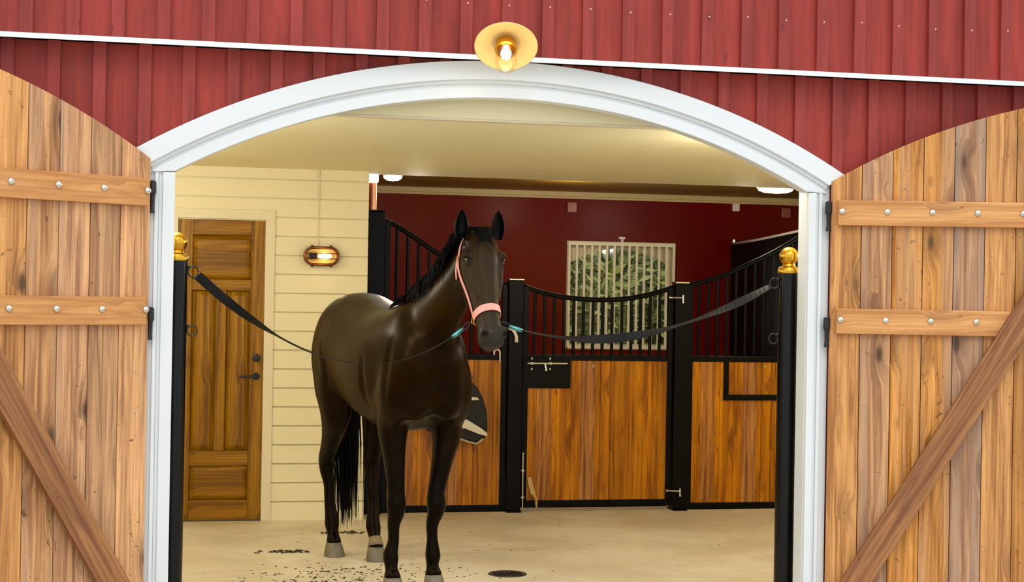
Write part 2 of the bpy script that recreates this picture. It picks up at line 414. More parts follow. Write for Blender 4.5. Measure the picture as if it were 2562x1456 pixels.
struct(b.build('trim_1', M['white']), 'long thin white drip strip across the red facade above the arch', 'trim')

# inner lining of the front wall, round the opening
b = MB()
for x0, x1 in zip(xs, xs[1:]):
    xm = (x0+x1)/2
    za, zb = (AC+math.sqrt(3.24**2-x0*x0), AC+math.sqrt(3.24**2-x1*x1)) if abs(xm) < 1.66 else (0, 0)
    b.prism([(x0, za), (x1, zb), (x1, 2.75), (x0, 2.75)], .1, .14)
struct(b.build('wall_front_inner', M['cream']), 'cream painted inner face of the front wall around the arch', 'wall')

# arch casing
b = MB()
b.band(arc_pol(3.262, 1.66), arc_pol(3.352, 1.745), -.055, .0)                # broad outer casing
b.band(arc_pol(3.245, 1.655), arc_pol(3.264, 1.66), -.034, .0)                # bead
b.band(arc_pol(3.225, 1.645), arc_pol(3.247, 1.655), -.022, .02)
b.band(arc_pol(3.177, 1.545), arc_pol(3.229, 1.66), -.036, .05)               # inner casing and soffit
o = struct(b.build('trim_2', M['white'], bev=.003), 'white arched casing over the barn opening with projecting cut ends', 'trim')
for sx, nm, lb in ((-1, 'trim_3', 'white left upright casing of the arched opening, beside the left barn door'),
                   (1, 'trim_4', 'white right upright casing of the arched opening, beside the right barn door')):
    b = MB()
    def bx(x0, x1, y0, y1, z1): b.box((min(sx*x0, sx*x1), y0, -.02), (max(sx*x0, sx*x1), y1, z1))
    bx(1.545 if sx < 0 else 1.562, 1.60, -.036, .05, 2.137); bx(1.56, 1.66, -.012, .1, 2.20); bx(1.60, 1.618, -.020, .1, 2.14); bx(1.618, 1.636, -.030, .1, 2.145); bx(1.636, 1.665 if sx < 0 else 1.678, -.018, .1, 2.19)
    struct(b.build(nm, M['white'], bev=.003), lb, 'trim')

# ------------------------------------------------------------------ barn door leaves
def leaf_top(w):                                   # height of the leaf at distance w from its hinge
    return -.592+math.sqrt(3.245**2-(1.665-w)**2)
def make_leaf(name, side, ang, hx, lb):
    root = empty(name, (hx, -.03, 0), math.radians(ang)*(-side)); sg = side
    struct(root, lb, 'barn door')
    Wd = 1.56; pw = .152; b = MB(); k = 0
    while k*pw < Wd-.02:
        w0, w1 = k*pw+.0015, min((k+1)*pw, Wd)-.0015; d = random.uniform(0, .0025)
        poly = [(w0, .02), (w1, .02), (w1, leaf_top(w1)), ((w0+w1)/2, leaf_top((w0+w1)/2)), (w0, leaf_top(w0))]
        poly = [(sg*x, z) for x, z in poly]; b.prism(poly, -.032-d, -.004); k += 1
    b.prism([(sg*.002, .03), (sg*(Wd-.002), .03)]+[(sg*w, leaf_top(w)-.004) for w in (1.55, 1.3, 1., .7, .4, .15, .004)], -.008, .0)
    b.build('planking', M['leafwood'], root, bev=.0025)
    for z0, z1 in ((1.975, 2.10), (1.435, 1.56), (.03, .155)):
        q = MB(); lo, hi = (.03, Wd-.03)
        q.box((min(sg*lo, sg*hi), 0, 0), (max(sg*lo, sg*hi), .034, z1-z0))
        lg = q.build('ledge', M['ledgewood'], root, loc=(0, -.068, z0), bev=.003)
        for i in range(7):
            w = (.05 if side > 0 else .035)+.222*i
            if w > Wd-.04: break
            t = MB(); zc = (z1-z0)*.55
            t.lathe([(.0, .010), (.006, .0098), (.0125, .008), (.0155, .004), (.017, .0)], (sg*w, 0, zc), 'Y', 16)
            t.lathe([(.0, .0125), (.005, .0125), (.0055, .009)], (sg*w, 0, zc), 'Y', 6)
            t.build('bolt', M['steelbolt'], lg, smooth=True)
    # diagonal brace, its own length along local Z
    x0, z0, x1, z1 = (.055, .06, 1.20, 1.95)
    L = math.hypot(x1-x0, z1-z0); a = math.atan2(sg*(x1-x0), z1-z0)
    q = MB(); q.box((-.066, -.0, 0), (.066, .036, L))
    q.build('brace', M['bracewood'], root, loc=(sg*x0, -.106, z0), rot=(0, a, 0), bev=.003)
    for zc in (2.03, 1.45):
        q = MB(); hxx = -sg*.012
        q.tube([(hxx, -.03, zc+.065), (hxx, -.03, zc+.06), (hxx, -.03, zc+.01), (hxx, -.03, zc-.005), (hxx, -.028, zc-.05), (hxx, -.028, zc-.085)],
               [.009, .017, .018, .011, .009, .013], 14)
        q.box((min(hxx, sg*.05), -.004, zc-.03), (max(hxx, sg*.05), .004, zc+.03))
        q.build('hinge', M['dgrey'], root, smooth=False)
    return root
make_leaf('door_1', -1, 33, -1.672, 'left open barn door leaf of knotty pine with arched top and bolted ledges')
make_leaf('door_2', 1, 15, 1.676, 'right open barn door leaf of knotty pine with arched top and bolted ledges')

# ------------------------------------------------------------------ ground, floor, inner room
b = MB(); b.box((-30, -30, -.12), (30, -.02, -.025)); b.box((-30, 8, -.12), (30, 40, -.025))  # out of view; added and kept pale to bounce light into the aisle
struct(b.build('ground', M['gravel']), 'unseen gravel yard in front of and behind the barn, paled to bounce light', 'ground')
b = MB(); b.box((-3.4, -.02, -.15), (5.4, 7.4, 0.))
struct(b.build('floor', M['concrete']), 'beige worn concrete stable floor under the horse', 'floor')
BW = 3.673
b = MB()                                           # boarded back wall of the aisle, left of the stalls
zz = [0.]+[.135+.1325*i for i in range(19)]
def board_rows(b, x0, x1, za=0., zb=2.6):
    for z0, z1 in zip(zz, zz[1:]+[3.]):
        a, c = max(z0, za), min(z1, zb)
        if c-a < .004: continue
        b.box((x0, BW, a+.0), (x1, BW+.03, c-.011)); b.box((x0, BW+.016, a), (x1, BW+.03, c))
board_rows(b, -3.4, -1.56); board_rows(b, -.868, -.215); board_rows(b, -1.56, -.868, 2.03)
b.box((-3.4, BW+.03, 0), (-1.56, BW+.12, 2.6)); b.box((-.9, BW+.03, 0), (-.215, BW+.12, 2.6)); b.box((-1.6, BW+.03, 2.08), (-.86, BW+.12, 2.6))
struct(b.build('wall_back', M['cream']), 'cream horizontal boarded wall beside the brown panelled door', 'wall')
b = MB(); b.box((-.30, BW+.12, 0), (-.215, 7.2, 2.62)); struct(b.build('wall_stall_left', M['redwall']), 'dark red side wall inside the left stall', 'wall')
b = MB(); b.box((-3.5, .14, 0), (-3.4, 3.8, 2.62)); struct(b.build('wall_left', M['cream']), 'cream side wall at the left end of the aisle', 'wall')
b = MB(); b.box((5.3, .14, 0), (5.4, 7.3, 2.62)); struct(b.build('wall_right', M['cream']), 'cream side wall at the right end of the aisle', 'wall')
CZ = 2.459
b = MB(); b.box((-3.5, .14, CZ), (5.4, 3.92, CZ+.12)); struct(b.build('ceiling', M['ceil']), 'smooth cream ceiling over the aisle', 'ceiling')
b = MB(); b.box((-3.4, .14, CZ-.012), (5.3, .20, CZ)); b.box((-3.4, .20, CZ-.006), (5.3, .225, CZ))
struct(b.build('trim_5', M['creamtrim'], bev=.002), 'thin cream moulding where the aisle ceiling meets the front wall', 'trim')
b = MB(); b.box((-.3, 3.88, 2.6), (5.4, 7.3, 2.7)); struct(b.build('ceiling_stalls', M['stallceil']), 'brown boarded ceiling over the stalls', 'ceiling')
b = MB(); b.box((-.215, 7.12, 2.555), (5.3, 7.2, 2.60)); b.box((-.215, 7.15, 2.535), (5.3, 7.2, 2.557))
struct(b.build('trim_6', M['cornice'], bev=.003), 'pale cornice strip along the top of the dark red stall wall', 'trim')
# red wall with the window hole
wx0, wx1, wz0, wz1 = 2.125, 3.168, 1.115, 2.118
b = MB()
for a, c, d, e in ((-.3, wx0, 0, 2.62), (wx1, 5.4, 0, 2.62), (wx0, wx1, 0, wz0), (wx0, wx1, wz1, 2.62)): b.box((a, 7.2, d), (c, 7.32, e))
struct(b.build('wall_stall_back', M['redwall']), 'dark red glossy wall at the back of the stalls', 'wall')

# window
win = empty('window_1', ((wx0+wx1)/2, 7.2, wz0)); struct(win, 'square stall window with white bars and an arched frame in the dark red wall', 'window')
hw = (wx1-wx0)/2; H = wz1-wz0
def spandrel(sg):
    pts = [(sg*(hw-.035), H), (sg*(hw-.035), H-.19)]
    pts += [(sg*(hw-.0-(hw)*i/12), H-.20+.155*math.sin(PI/2*i/12)) for i in range(2, 13)]
    pts += [(0, H)]
    return pts
b = MB(); b.prism(spandrel(-1), .075, .105); b.prism(spandrel(1), .075, .105)
b.box((-hw, .075, 0), (-hw+.035, .105, H)); b.box((hw-.035, .075, 0), (hw, .105, H)); b.box((-hw, .075, 0), (hw, .105, .035))
b.box((-hw-.02, -.008, -.015), (-hw+.001, .10, H)); b.box((hw-.001, -.008, -.015), (hw+.02, .10, H)); b.box((-hw-.02, -.008, H-.002), (hw+.02, .10, H+.018)); b.box((-hw-.02, -.008, -.018), (hw+.02, .10, .002))
b.build('window_frame', M['creamtrim'], win, bev=.002)
b = MB(); b.box((-hw+.03, .088, .03), (hw-.03, .092, H-.03)); b.build('window_pane', M['glass'], win)
g = MB(); g.box((-hw-.005, -.032, H-.022), (hw+.012, -.012, H+.008)); g.box((-hw-.005, -.032, -.008), (hw+.012, -.012, .022))
for sg in (-1, 1): g.box((sg*hw-.012, -.03, 0), (sg*hw+.012, -.014, H))
grille = g.build('window_grille', M['grille'], win, bev=.002)
for i in range(1, 14):
    xb = -hw+2*hw*i/14; q = MB(); q.box((xb-.011, -.030, .02), (xb+.011, -.014, H-.02)); q.build('bar', M['grille'], grille, bev=.002)
q = MB(); q.box((.0-.032, -.02, H+.045), (.032, .0, H+.066)); q.box((-.012, -.024, H), (.012, -.004, H+.05)); q.build('grille_catch', M['whiteplastic'], win)

# foliage beyond the window
def bush(name, c, r, nleaf, label, seed):
    rnd = random.Random(seed); root = empty(name, (c[0], c[1], -.03)); tag(root, label, 'shrub', 'shrubs beyond the stall window')
    f = MB()
    for i in range(nleaf):
        while True:
            p = Vector((rnd.uniform(-1, 1), rnd.uniform(-1, 1), rnd.uniform(-1, 1)))
            if .35 < p.length < 1: break
        p = Vector((p.x*r[0], p.y*r[1], p.z*r[2]+r[2])); s = rnd.uniform(.04, .085)*(2.2 if r[0] > 2 else 1)
        d = Vector((rnd.uniform(-1, 1), rnd.uniform(-1, 1), rnd.uniform(-.6, .8))).normalized(); e = d.orthogonal().normalized()*.45; nn = d.cross(e)*.25
        f.add([p-d*s, p+e*s+nn*s, p+d*s*1.2, p-e*s+nn*s], [(0, 1, 2), (0, 2, 3)])
    f.build('leaves', M['leaf'], root)
    st = MB()
    for i in range(7):
        a = rnd.uniform(0, 6.28); st.tube([(0, 0, 0), (math.cos(a)*r[0]*.3, math.sin(a)*r[1]*.3, r[2]*.8), (math.cos(a)*r[0]*.6, math.sin(a)*r[1]*.6, r[2]*1.5)], [.03, .018, .006], 6)
    st.build('stem', M['stem'], root)
bush('shrub', (2.65, 9.5), (.66, .7, 1.15), 5200, 'dense green shrub seen through the left half of the stall window', 1)
bush('shrub', (4.05, 9.7), (.68, .7, 1.30), 5200, 'dense green shrub seen through the right half of the stall window', 2)
bush('shrub', (3.6, 12.2), (2.8, .9, 2.6), 16000, 'tall green hedge shrub farthest behind the stall window', 3)

# ------------------------------------------------------------------ panelled inner door
dr = empty('door_3', (-1.56+.03, BW, 0)); struct(dr, 'honey brown panelled inner door with a lever handle in the cream wall', 'door')
DW, DH = .595, 2.09                                # door leaf from local x=0 (hidden side) to DW
def dbox(x0, x1, z0, z1, y0=-.012, y1=.03, m='doorwood', nm='stile', bev=.004):
    q = MB(); q.box((0, 0, 0), (x1-x0, y1-y0, z1-z0)); return q.build(nm, M[m], dr, loc=(x0, y0, z0), bev=bev)
dbox(0, .10, .01, DH); dbox(.50, DW+.005, .01, DH)
dbox(.10, .50, 1.985, DH, m='doorwoodh', nm='rail'); dbox(.10, .50, 1.60, 1.675, m='doorwoodh', nm='rail')
dbox(.10, .50, .385, .49, m='doorwoodh', nm='rail'); dbox(.10, .50, .01, .145, m='doorwoodh', nm='rail')
dbox(.265, .335, .49, 1.60, nm='mullion')
def panel(x0, x1, z0, z1, m='doorwood'):
    q = MB(); w, h = x1-x0, z1-z0; k = .035
    q.add([(0, .012, 0), (w, .012, 0), (w, .012, h), (0, .012, h), (k, -.004, k), (w-k, -.004, k), (w-k, -.004, h-k), (k, -.004, h-k)],
          [(0, 1, 5, 4), (1, 2, 6, 5), (2, 3, 7, 6), (3, 0, 4, 7), (4, 5, 6, 7)])
    q.box((0, .012, 0), (w, .022, h)); q.build('panel', M[m], dr, loc=(x0, 0, z0))
panel(.10, .50, 1.675, 1.985, 'doorwoodh'); panel(.10, .265, .49, 1.60); panel(.335, .50, .49, 1.60); panel(.10, .50, .145, .385, 'doorwoodh')
q = MB(); q.tube([(.548, -.012, 1.008), (.548, -.055, 1.008), (.53, -.06, 1.008), (.43, -.058, 1.005)], [.009, .009, .009, .007], 10)
q.lathe([(.026, 0), (.026, .006), (.02, .008)], (.548, -.012, 1.008), 'Y', 20); q.build('lever_handle', M['dgrey'], dr, smooth=False)
q = MB(); q.lathe([(.028, 0), (.028, .006), (.014, .012), (.012, .028), (.02, .034), (.0, .036)], (.548, -.012, 1.135), 'Y', 20); q.build('lock_cylinder', M['dgrey'], dr)
b = MB(); b.box((-1.60, BW-.016, 0), (-1.53, BW+.03, 2.10)); b.box((-.934, BW-.016, 0), (-.868, BW+.03, 2.10)); b.box((-1.60, BW-.016, 2.098), (-.868, BW+.03, 2.165))
b.box((-1.6, BW+.03, 0), (-.868, BW+.06, 2.1))
struct(b.build('trim_7', M['creamtrim'], bev=.003), 'cream architrave around the brown panelled inner door', 'trim')

# ------------------------------------------------------------------ lamps
# outside lamp over the arch
lamp = empty('barn_lamp', (-.064, -.099, 2.875)); tag(lamp, 'outdoor brass lamp with a tilted round shade and clear glass over the arch', 'lamp')
ax = Vector((-.125, -.63, -.77)).normalized()          # the shade points this way
RT = Vector((0, 0, 1)).rotation_difference(ax).to_matrix()
lc = Vector((0, -.24, -.105))                        # shade neck, local
q = MB(); q.lathe([(.0, 0), (.035, 0), (.035, .012), (.024, .02), (.0, .02)], (0, 0, -.03), 'Y', 24)
q.tube([(0, -.01, 0), (0, -.06, -.0), (0, -.12, -.01), (0, -.17, -.03), tuple(lc-ax*.035)], [.012]*5, 12); q.build('wall_arm', M['brass'], lamp)
q = MB(); q.lathe([(.034, -.04), (.034, -.002), (.050, .0), (.142, .036), (.146, .041), (.142, .043), (.052, .008), (.03, .004)], tuple(lc), 'Z', 48, rot=RT)
smooth_angle(q.build('shade', M['reflector'], lamp), 40)
q = MB(); q.lathe([(.040, -.0), (.046, .006), (.046, .040), (.052, .042), (.052, .052), (.040, .052), (.036, .0)], tuple(lc+ax*.012), 'Z', 32, rot=RT)
smooth_angle(q.build('glass_holder', M['brass'], lamp), 40)
q = MB(); q.lathe([(.036, .0), (.042, .03), (.052, .07), (.053, .105), (.044, .135), (.024, .150), (0, .155)], tuple(lc+ax*.045), 'Z', 32, rot=RT)
smooth_angle(q.build('glass_jar', M['jar'], lamp), 60)
q = MB(); q.lathe([(.0, .0), (.014, .0), (.016, .02), (.024, .036), (.025, .050), (.019, .066), (0, .074)], tuple(lc+ax*.045), 'Z', 24, rot=RT)
bo = smooth_angle(q.build('bulb', M['filament'], lamp), 60)
def pt(name, loc, e, col=(1, .9, .7), r=.05, parent=None):
    d = bpy.data.lights.new(name, 'POINT'); d.energy = e; d.color = col; d.shadow_soft_size = r
    o = bpy.data.objects.new(name, d); COL.objects.link(o); o.location = loc
    return o
wc = Vector((-.064, -.099, 2.875))+lc+ax*.25
pt('lamp_light', tuple(wc), 1.1, (1, .82, .5), .04)

# oval bulkhead lamp on the boarded wall
bl = empty('bulkhead_lamp', (-.545, BW, 1.852)); tag(bl, 'small oval copper bulkhead lamp with cage on the cream boards', 'lamp')
def stadium(hw, hh, n=12):
    c = hw-hh; return [(c+hh*math.cos(a), hh*math.sin(a)) for a in [-PI/2+PI*i/n for i in range(n+1)]]+[(-c+hh*math.cos(a), hh*math.sin(a)) for a in [PI/2+PI*i/n for i in range(n+1)]]
q = MB(); q.prism(stadium(.125, .066), -.03, 0); q.build('back_plate', M['bronze'], bl, bev=.004)
q = MB(); q.prism(stadium(.106, .048), -.034, -.028); q.build('reflector_plate', M['reflector'], bl)
q = MB(); st = stadium(.108, .050); q.prism(st, -.06, -.034); q.build('lamp_glass', M['jar'], bl, bev=.01)
q = MB(); st = stadium(.119, .060, 16)
q.tube([(x, -.052, z) for x, z in st]+[(st[0][0], -.052, st[0][1])], .008, 8)
for zc in (-.018, .018): q.tube([(-.112, -.052, zc), (-.09, -.075, zc), (.09, -.075, zc), (.112, -.052, zc)], .0035, 8)
for sx in (-.066, .066):
    for sz in (-1, 1): q.ball((sx, -.04, sz*.068), (.011, .014, .011), 10)
q.build('cage', M['bronze'], bl)
q = MB(); q.ball((.022, -.046, 0), (.048, .012, .024), 16); q.build('bulb', M['bulbwarm'], bl, smooth=True)
q = MB(); q.tube([(-.085, -.045, 0), (-.03, -.045, 0)], .02, 12); q.build('lamp_holder', M['dgrey'], bl)
b = MB(); b.tube([(-.566, BW-.006, 1.915), (-.566, BW-.006, CZ)], .004, 8)
for zc in (2.02, 2.27): b.box((-.573, BW-.012, zc-.004), (-.556, BW, zc+.004))
tag(b.build('lamp_cable', M['creamtrim']), 'thin cream cable clipped up the boards above the oval copper lamp', 'cable')
pt('bulkhead_light', (-.545, BW-.12, 1.85), 0.35, (1, .78, .45), .04)

for x_, y_, lb_ in ((-2.35, .14, 'added unseen copper bulkhead lamp on the inner face of the front wall, left of the opening'),
                    (2.45, .14, 'added unseen copper bulkhead lamp on the inner face of the front wall, right of the opening')):
    c_ = copy_tree(bl); c_.location = (x_, y_, 1.95); c_.rotation_euler = (0, 0, PI); c_['label'] = lb_
    pt('bulkhead_light', (x_, y_+.16, 1.95), 19, (1, .95, .80), .06)  # copies added out of view to brighten the middle of the ceiling

# round LED lamps hanging just under the stall ceiling
def led(loc, label, rx=.13, ry=.085):
    r = empty('stall_lamp', loc); tag(r, label, 'lamp', 'white lamps under the stall ceiling')
    q = MB(); q.lathe([(0, 0), (.8, -.004), (1, -.02), (1.02, -.03), (.98, -.032)], k=28); q.v = [(x*rx, y*ry, z) for x, y, z in q.v]; q.build('lamp_body', M['whiteplastic'], r, smooth=True)
    q = MB(); q.lathe([(.97, -.028), (.9, -.05), (.6, -.066), (0, -.072)], k=28); q.v = [(x*rx, y*ry, z) for x, y, z in q.v]; q.build('diffuser', M['led'], r, smooth=True)
    q = MB(); q.tube([(0, 0, -.005), (0, 0, 2.60-loc[2])], .012, 10); q.build('stem', M['whiteplastic'], r)
    return r
led((.055, 4.45, 2.525), 'white lamp nearest the left end post of the stalls', .075, .075)
led((3.25, 4.75, 2.545), 'white elongated lamp at the right end of the stall ceiling', .16, .07)
q = empty('stall_lamp', (-.150, 4.0, 2.405)); tag(q, 'small glowing lamp on top of the copper sleeve of the end post', 'lamp', 'white lamps under the stall ceiling')
t = MB(); t.lathe([(.036, 0), (.042, .012), (.042, .055), (.03, .07), (0, .074)], k=20); t.build('diffuser', M['led'], q, smooth=True)
pt('stall_light', (.3, 4.8, 2.40), 20, (1, .9, .72), .08)
pt('stall_light', (3.05, 4.9, 2.42), 20, (1, .9, .72), .08)
pt('stall_light', (1.8, 5.6, 2.50), 17, (1, .85, .6), .08)
# aisle ceiling lamps out of view; all but the left-end one added for light
def dome(loc, label, e):
    r = empty('ceiling_lamp', loc); tag(r, label, 'lamp', 'aisle ceiling lamps')
    t = MB(); t.lathe([(0, 0), (.17, 0), (.17, -.02), (.155, -.022)], k=28); t.build('lamp_body', M['whiteplastic'], r)
    t = MB(); t.lathe([(.155, -.02), (.14, -.06), (.08, -.085), (0, -.09)], k=28); t.build('diffuser', M['led'], r, smooth=True)
    pt('aisle_light', (loc[0], loc[1], loc[2]-.16), e*.92, (1, .95, .80), .12)
dome((-2.0, 2.25, CZ), 'round ceiling lamp over the left end of the aisle', 26)
dome((3.9, 2.3, CZ), 'added unseen ceiling lamp over the right end of the aisle', 50)
dome((1.50, .42, CZ), 'added unseen ceiling lamp behind the right shoulder of the arch', 24)
dome((-1.62, .42, CZ), 'added unseen ceiling lamp behind the left shoulder of the arch', 20)


# ------------------------------------------------------------------ stall fronts
SY = 4.0
def post(x0, x1, h, label, parts=True):
    r = empty('stall_post', ((x0+x1)/2, SY, 0)); tag(r, label, 'post', 'black steel stall posts')
    w = (x1-x0)/2
    q = MB(); q.box((-w, -.05, .008), (w, .05, h-.012)); q.build('post_tube', M['black'], r, bev=.006)
    q = MB(); q.box((-w-.001, -.056, h-.012), (w+.001, .056, h)); q.build('cap', M['chrome'] if h < 2 else M['black'], r, bev=.003)
    q = MB(); q.box((-w-.001, -.085, 0), (w+.001, .085, .01)); q.build('foot_plate', M['black'], r)
    return r
post(-.185, -.060, 2.205, 'tall black stall post against the cream wall corner')
post(.871, .981, 1.725, 'black stall post left of the gate, behind the horse head')
post(2.154, 2.261, 1.725, 'black stall post right of the gate with silver hinge pins')
q = MB(); q.tube([(-.15, SY, 2.206), (-.15, SY, 2.405)], .030, 20)
tag(q.build('copper_sleeve', M['copper'], smooth=False), 'short copper sleeve standing on the tallest black stall post', 'pipe')

def front(x0, x1, top, label, name='stall_railing', gate=False, kinds=None, step=.0745, first=None):
    r = empty(name, (x0, SY, 0)); tag(r, label, 'stall gate' if gate else 'stall front')
    f = lambda x: float(np.interp(x, [p[0] for p in top], [p[1] for p in top]))
    sw = .04; z0 = .03 if gate else .0
    F = MB()
    F.box((0, -.02, z0), (sw, .02, f(x0)+.0)); F.box((x1-x0-sw, -.02, z0), (x1-x0, .02, f(x1)))
    F.box((sw, -.02, z0), (x1-x0-sw, .02, z0+.05)); F.box((sw, -.022, 1.122), (x1-x0-sw, .022, 1.165))
    F.build('frame', M['black'], r, bev=.003)
    T = MB(); cp = crom([(a, b) for a, b in top], 8)
    T.tube([(a-x0, 0, c) for a, c in cp], .019, 10); T.build('top_rail', M['black'], r, smooth=True)
    x = first if first is not None else x0+sw+.05
    while x < x1-sw-.02:
        B = MB(); B.tube([(0, 0, 0), (0, 0, f(x)-1.16)], .0125, 10); B.build('bar', M['black'], r, loc=(x-x0, 0, 1.16)); x += step
    P = MB(); a = sw
    k = 0
    while a < x1-x0-sw-.001:
        c = min(a+.112, x1-x0-sw); P.box((a-x0*0+.0007, -.014, z0+.05), (c-.0007, .014, 1.122)); a = c; k += 1
    P.build('boards', M['stallwood'], r, bev=.0025)
    return r
topA = [(-.055, 2.13), (.02, 2.10), (.112, 2.044), (.22, 1.975), (.337, 1.897), (.46, 1.815), (.58, 1.745), (.72, 1.695), (.866, 1.675)]
topG = [(.985, 1.672), (1.10, 1.635), (1.264, 1.600), (1.44, 1.582), (1.604, 1.578), (1.76, 1.588), (1.884, 1.608), (2.02, 1.640), (2.15, 1.682)]
topR = [(2.262, 1.695), (2.37, 1.725), (2.484, 1.759), (2.60, 1.802), (2.708, 1.849), (2.83, 1.905), (2.933, 1.955), (3.06, 2.025), (3.20, 2.105), (3.4, 2.2), (3.7, 2.28), (4.0, 2.3)]
front(-.055, .866, topA, 'stall front with the rail sweeping down from the tall end post, behind the horse', step=.0805)
gt = front(.987, 2.148, topG, 'middle stall gate with sagging top rail and wooden boards, in front of the window', 'stall_gate', True)
rt = front(2.266, 4.0, topR, 'right stall front with rising top rail and a framed feed hatch')
# gate fittings (local x = world x - .985)
q = MB(); q.box((.0, -.030, .915), (.365, -.014, 1.14)); lp_ = q.build('latch_plate', M['black'], gt, bev=.004)
q = MB(); q.tube([(.03, -.045, 1.10), (.335, -.045, 1.10)], .0075, 10); q.tube([(.165, -.045, 1.10), (.168, -.055, 1.07), (.17, -.055, 1.045)], [.007, .008, .01], 10)
for xx in (.065, .205):
    for z in (1.058, 1.135): q.ball((xx, -.032, z), (.009, .006, .011), 10)
    q.box((xx-.008, -.05, 1.09), (xx+.008, -.03, 1.11))
q.build('sliding_bolt', M['chrome'], lp_)
q = MB(); q.tube([(.012, -.034, .02), (.010, -.034, .42)], .006, 8); q.ball((.010, -.034, .43), .011, 10)
for z in (.1, .3): q.box((0, -.04, z), (.022, -.018, z+.012))
q.build('drop_bolt', M['chrome'], gt)
q = MB(); q.tube([(.060, -.03, .255), (.075, -.03, .19), (.092, -.034, .13)], [.016, .018, .020], 10, flat=(1, .4)); q.tube([(.09, -.034, .13), (.115, -.036, .09), (.118, -.036, .03)], [.03, .026, .016], 10, flat=(1, .5))
q.build('kick_latch', M['tan'], gt)
for xx, z in ((.54, 1.085),):
    q = MB(); q.lathe([(.010, 0), (.014, .004), (.012, .008), (.005, .006), (.004, 0)], (xx, -.014, z), 'Y', 14); q.build('eyelet', M['tan'], gt)
for z in (1.605, .145):
    q = MB(); q.tube([(1.13, -.03, z), (1.215, -.062, z)], .006, 8); q.ball((1.13, -.03, z), .011, 10); q.ball((1.225, -.06, z-.035), .01, 10); q.tube([(1.222, -.06, z-.04), (1.222, -.06, z+.02)], .008, 8)
    q.build('hinge_pin', M['chrome'], gt)
q = MB(); q.box((.29, -.030, .83), (.93, -.012, .87)); q.box((.29, -.030, .87), (.33, -.012, 1.13)); q.box((.89, -.030, .87), (.93, -.012, 1.13))
q.build('hatch_frame', M['black'], rt, bev=.003)
q = MB(); q.lathe([(.010, 0), (.014, .004), (.012, .008), (.005, .006), (.004, 0)], (.62, -.014, 1.095), 'Y', 14); q.build('eyelet', M['tan'], rt)
# black partition between the right stalls
pr = empty('stall_partition', (3.77, 5.6, 0)); tag(pr, 'solid black partition with a pale cap strip running back between the right stalls', 'partition')
tp = [(-1.55, 2.30), (-1.1, 2.262), (0., 2.188), (.9, 2.148), (1.58, 2.13)]
q = MB(); n_ = len(tp); poly = [(y, 0.) for y in (-1.55, 1.58)][::-1]+tp; m_ = len(poly)
q.add([(-.02, y, z) for y, z in poly]+[(.02, y, z) for y, z in poly], [tuple(range(m_)), tuple(range(2*m_-1, m_-1, -1))]+[(i, m_+i, m_+(i+1) % m_, (i+1) % m_) for i in range(m_)])
q.build('partition_panel', M['black'], pr)
q = MB(); q.tube([(0, y, z+.012) for y, z in tp], .016, 8); q.build('cap_strip', M['whiteplastic'], pr, smooth=True)
q = MB(); q.lathe([(.02, 0), (.02, .03), (0, .036)], (0, 1.56, 2.155), k=12); q.build('end_knob', M['chrome'], pr)

# white box on the red wall, and pinkish plates painting in its reflections
for (x, z, m, lb, s) in ((3.795, 2.500, 'whiteplastic', 'small white socket box under the cornice of the red wall', .035),
                         (2.144, 2.455, 'pinkglint', 'small pinkish cover plate high on the red wall, left of the barred window', .045),
                         (4.315, 2.46, 'pinkglint', 'small pinkish plate standing for a reflection high on the red wall near the right jamb', .045)):
    r = empty('wall_box', (x, 7.2, z)); tag(r, lb, 'wall box')
    q = MB(); q.box((-s, -.03, -s*1.05), (s, 0, s*1.05)); q.build('box_body', M[m], r, bev=.004)
    q = MB(); q.box((-s*.7, -.034, -s*.7), (s*.7, -.03, s*.7)); q.build('cover', M[m], r, bev=.002)

# hooks on the stall front and the hanging rug
def hook(loc, r_, hgt, label, thick):
    q = MB(); pts = [(-r_, 0, -hgt*.25)]+[(-r_*math.cos(a), 0, r_*math.sin(a)) for a in [PI*i/12 for i in range(13)]]+[(r_, 0, -hgt)]
    q.tube(pts, [thick]*(len(pts)-1)+[thick*.8], 8); o = q.build('bridle_hook', M['whiteplastic'], None, loc=loc, smooth=True)
    return tag(o, label, 'hook')
hook((.785, SY-.05, 1.178), .022, .075, 'small pinkish white hook over the stall mid rail below the horse muzzle', .006)
q = MB(); q.tube([(0, 0, .055), (.022, -.005, .052), (.045, -.01, .03), (.058, -.01, 0), (.06, -.01, -.045)], [.009, .010, .012, .013, .015], 10)
tag(q.build('tack_hook', M['whiteplastic'], None, loc=(.865, SY-.062, 1.30), smooth=True), 'large curved white hook on the gate post right of the horse muzzle', 'hook')
rug = empty('stable_rug', (.46, SY-.10, .97)); tag(rug, 'folded black stable rug with white binding hung on the stall front behind the horse', 'rug')
q = MB(); outl = crom([(-.24, 0), (-.10, .03), (.05, .02), (.15, -.03), (.215, -.14), (.245, -.27), (.235, -.40), (.15, -.45), (-.05, -.40), (-.22, -.34), (-.25, -.15)], 5)
q.prism([(a, c) for a, c in outl], -.045, .05); o = q.build('rug_body', M['rug'], rug, bev=.02)
q = MB(); q.prism([(.0, -.245), (.10, -.285), (.20, -.345), (.238, -.375), (.245, -.40), (.18, -.385), (.08, -.345), (.0, -.335)], -.052, -.044); q.build('white_binding', M['rugwhite'], rug, bev=.003)
q = MB(); q.prism([(.10, -.115), (.165, -.118), (.178, -.135), (.10, -.14)], -.052, -.044); q.build('white_patch', M['rugwhite'], rug, bev=.003)
q = MB(); q.tube([(0, -.05, -.405), (.10, -.055, -.44), (.16, -.055, -.455), (.21, -.05, -.42)], .008, 6); q.build('buckle_strap', M['chrome'], rug)

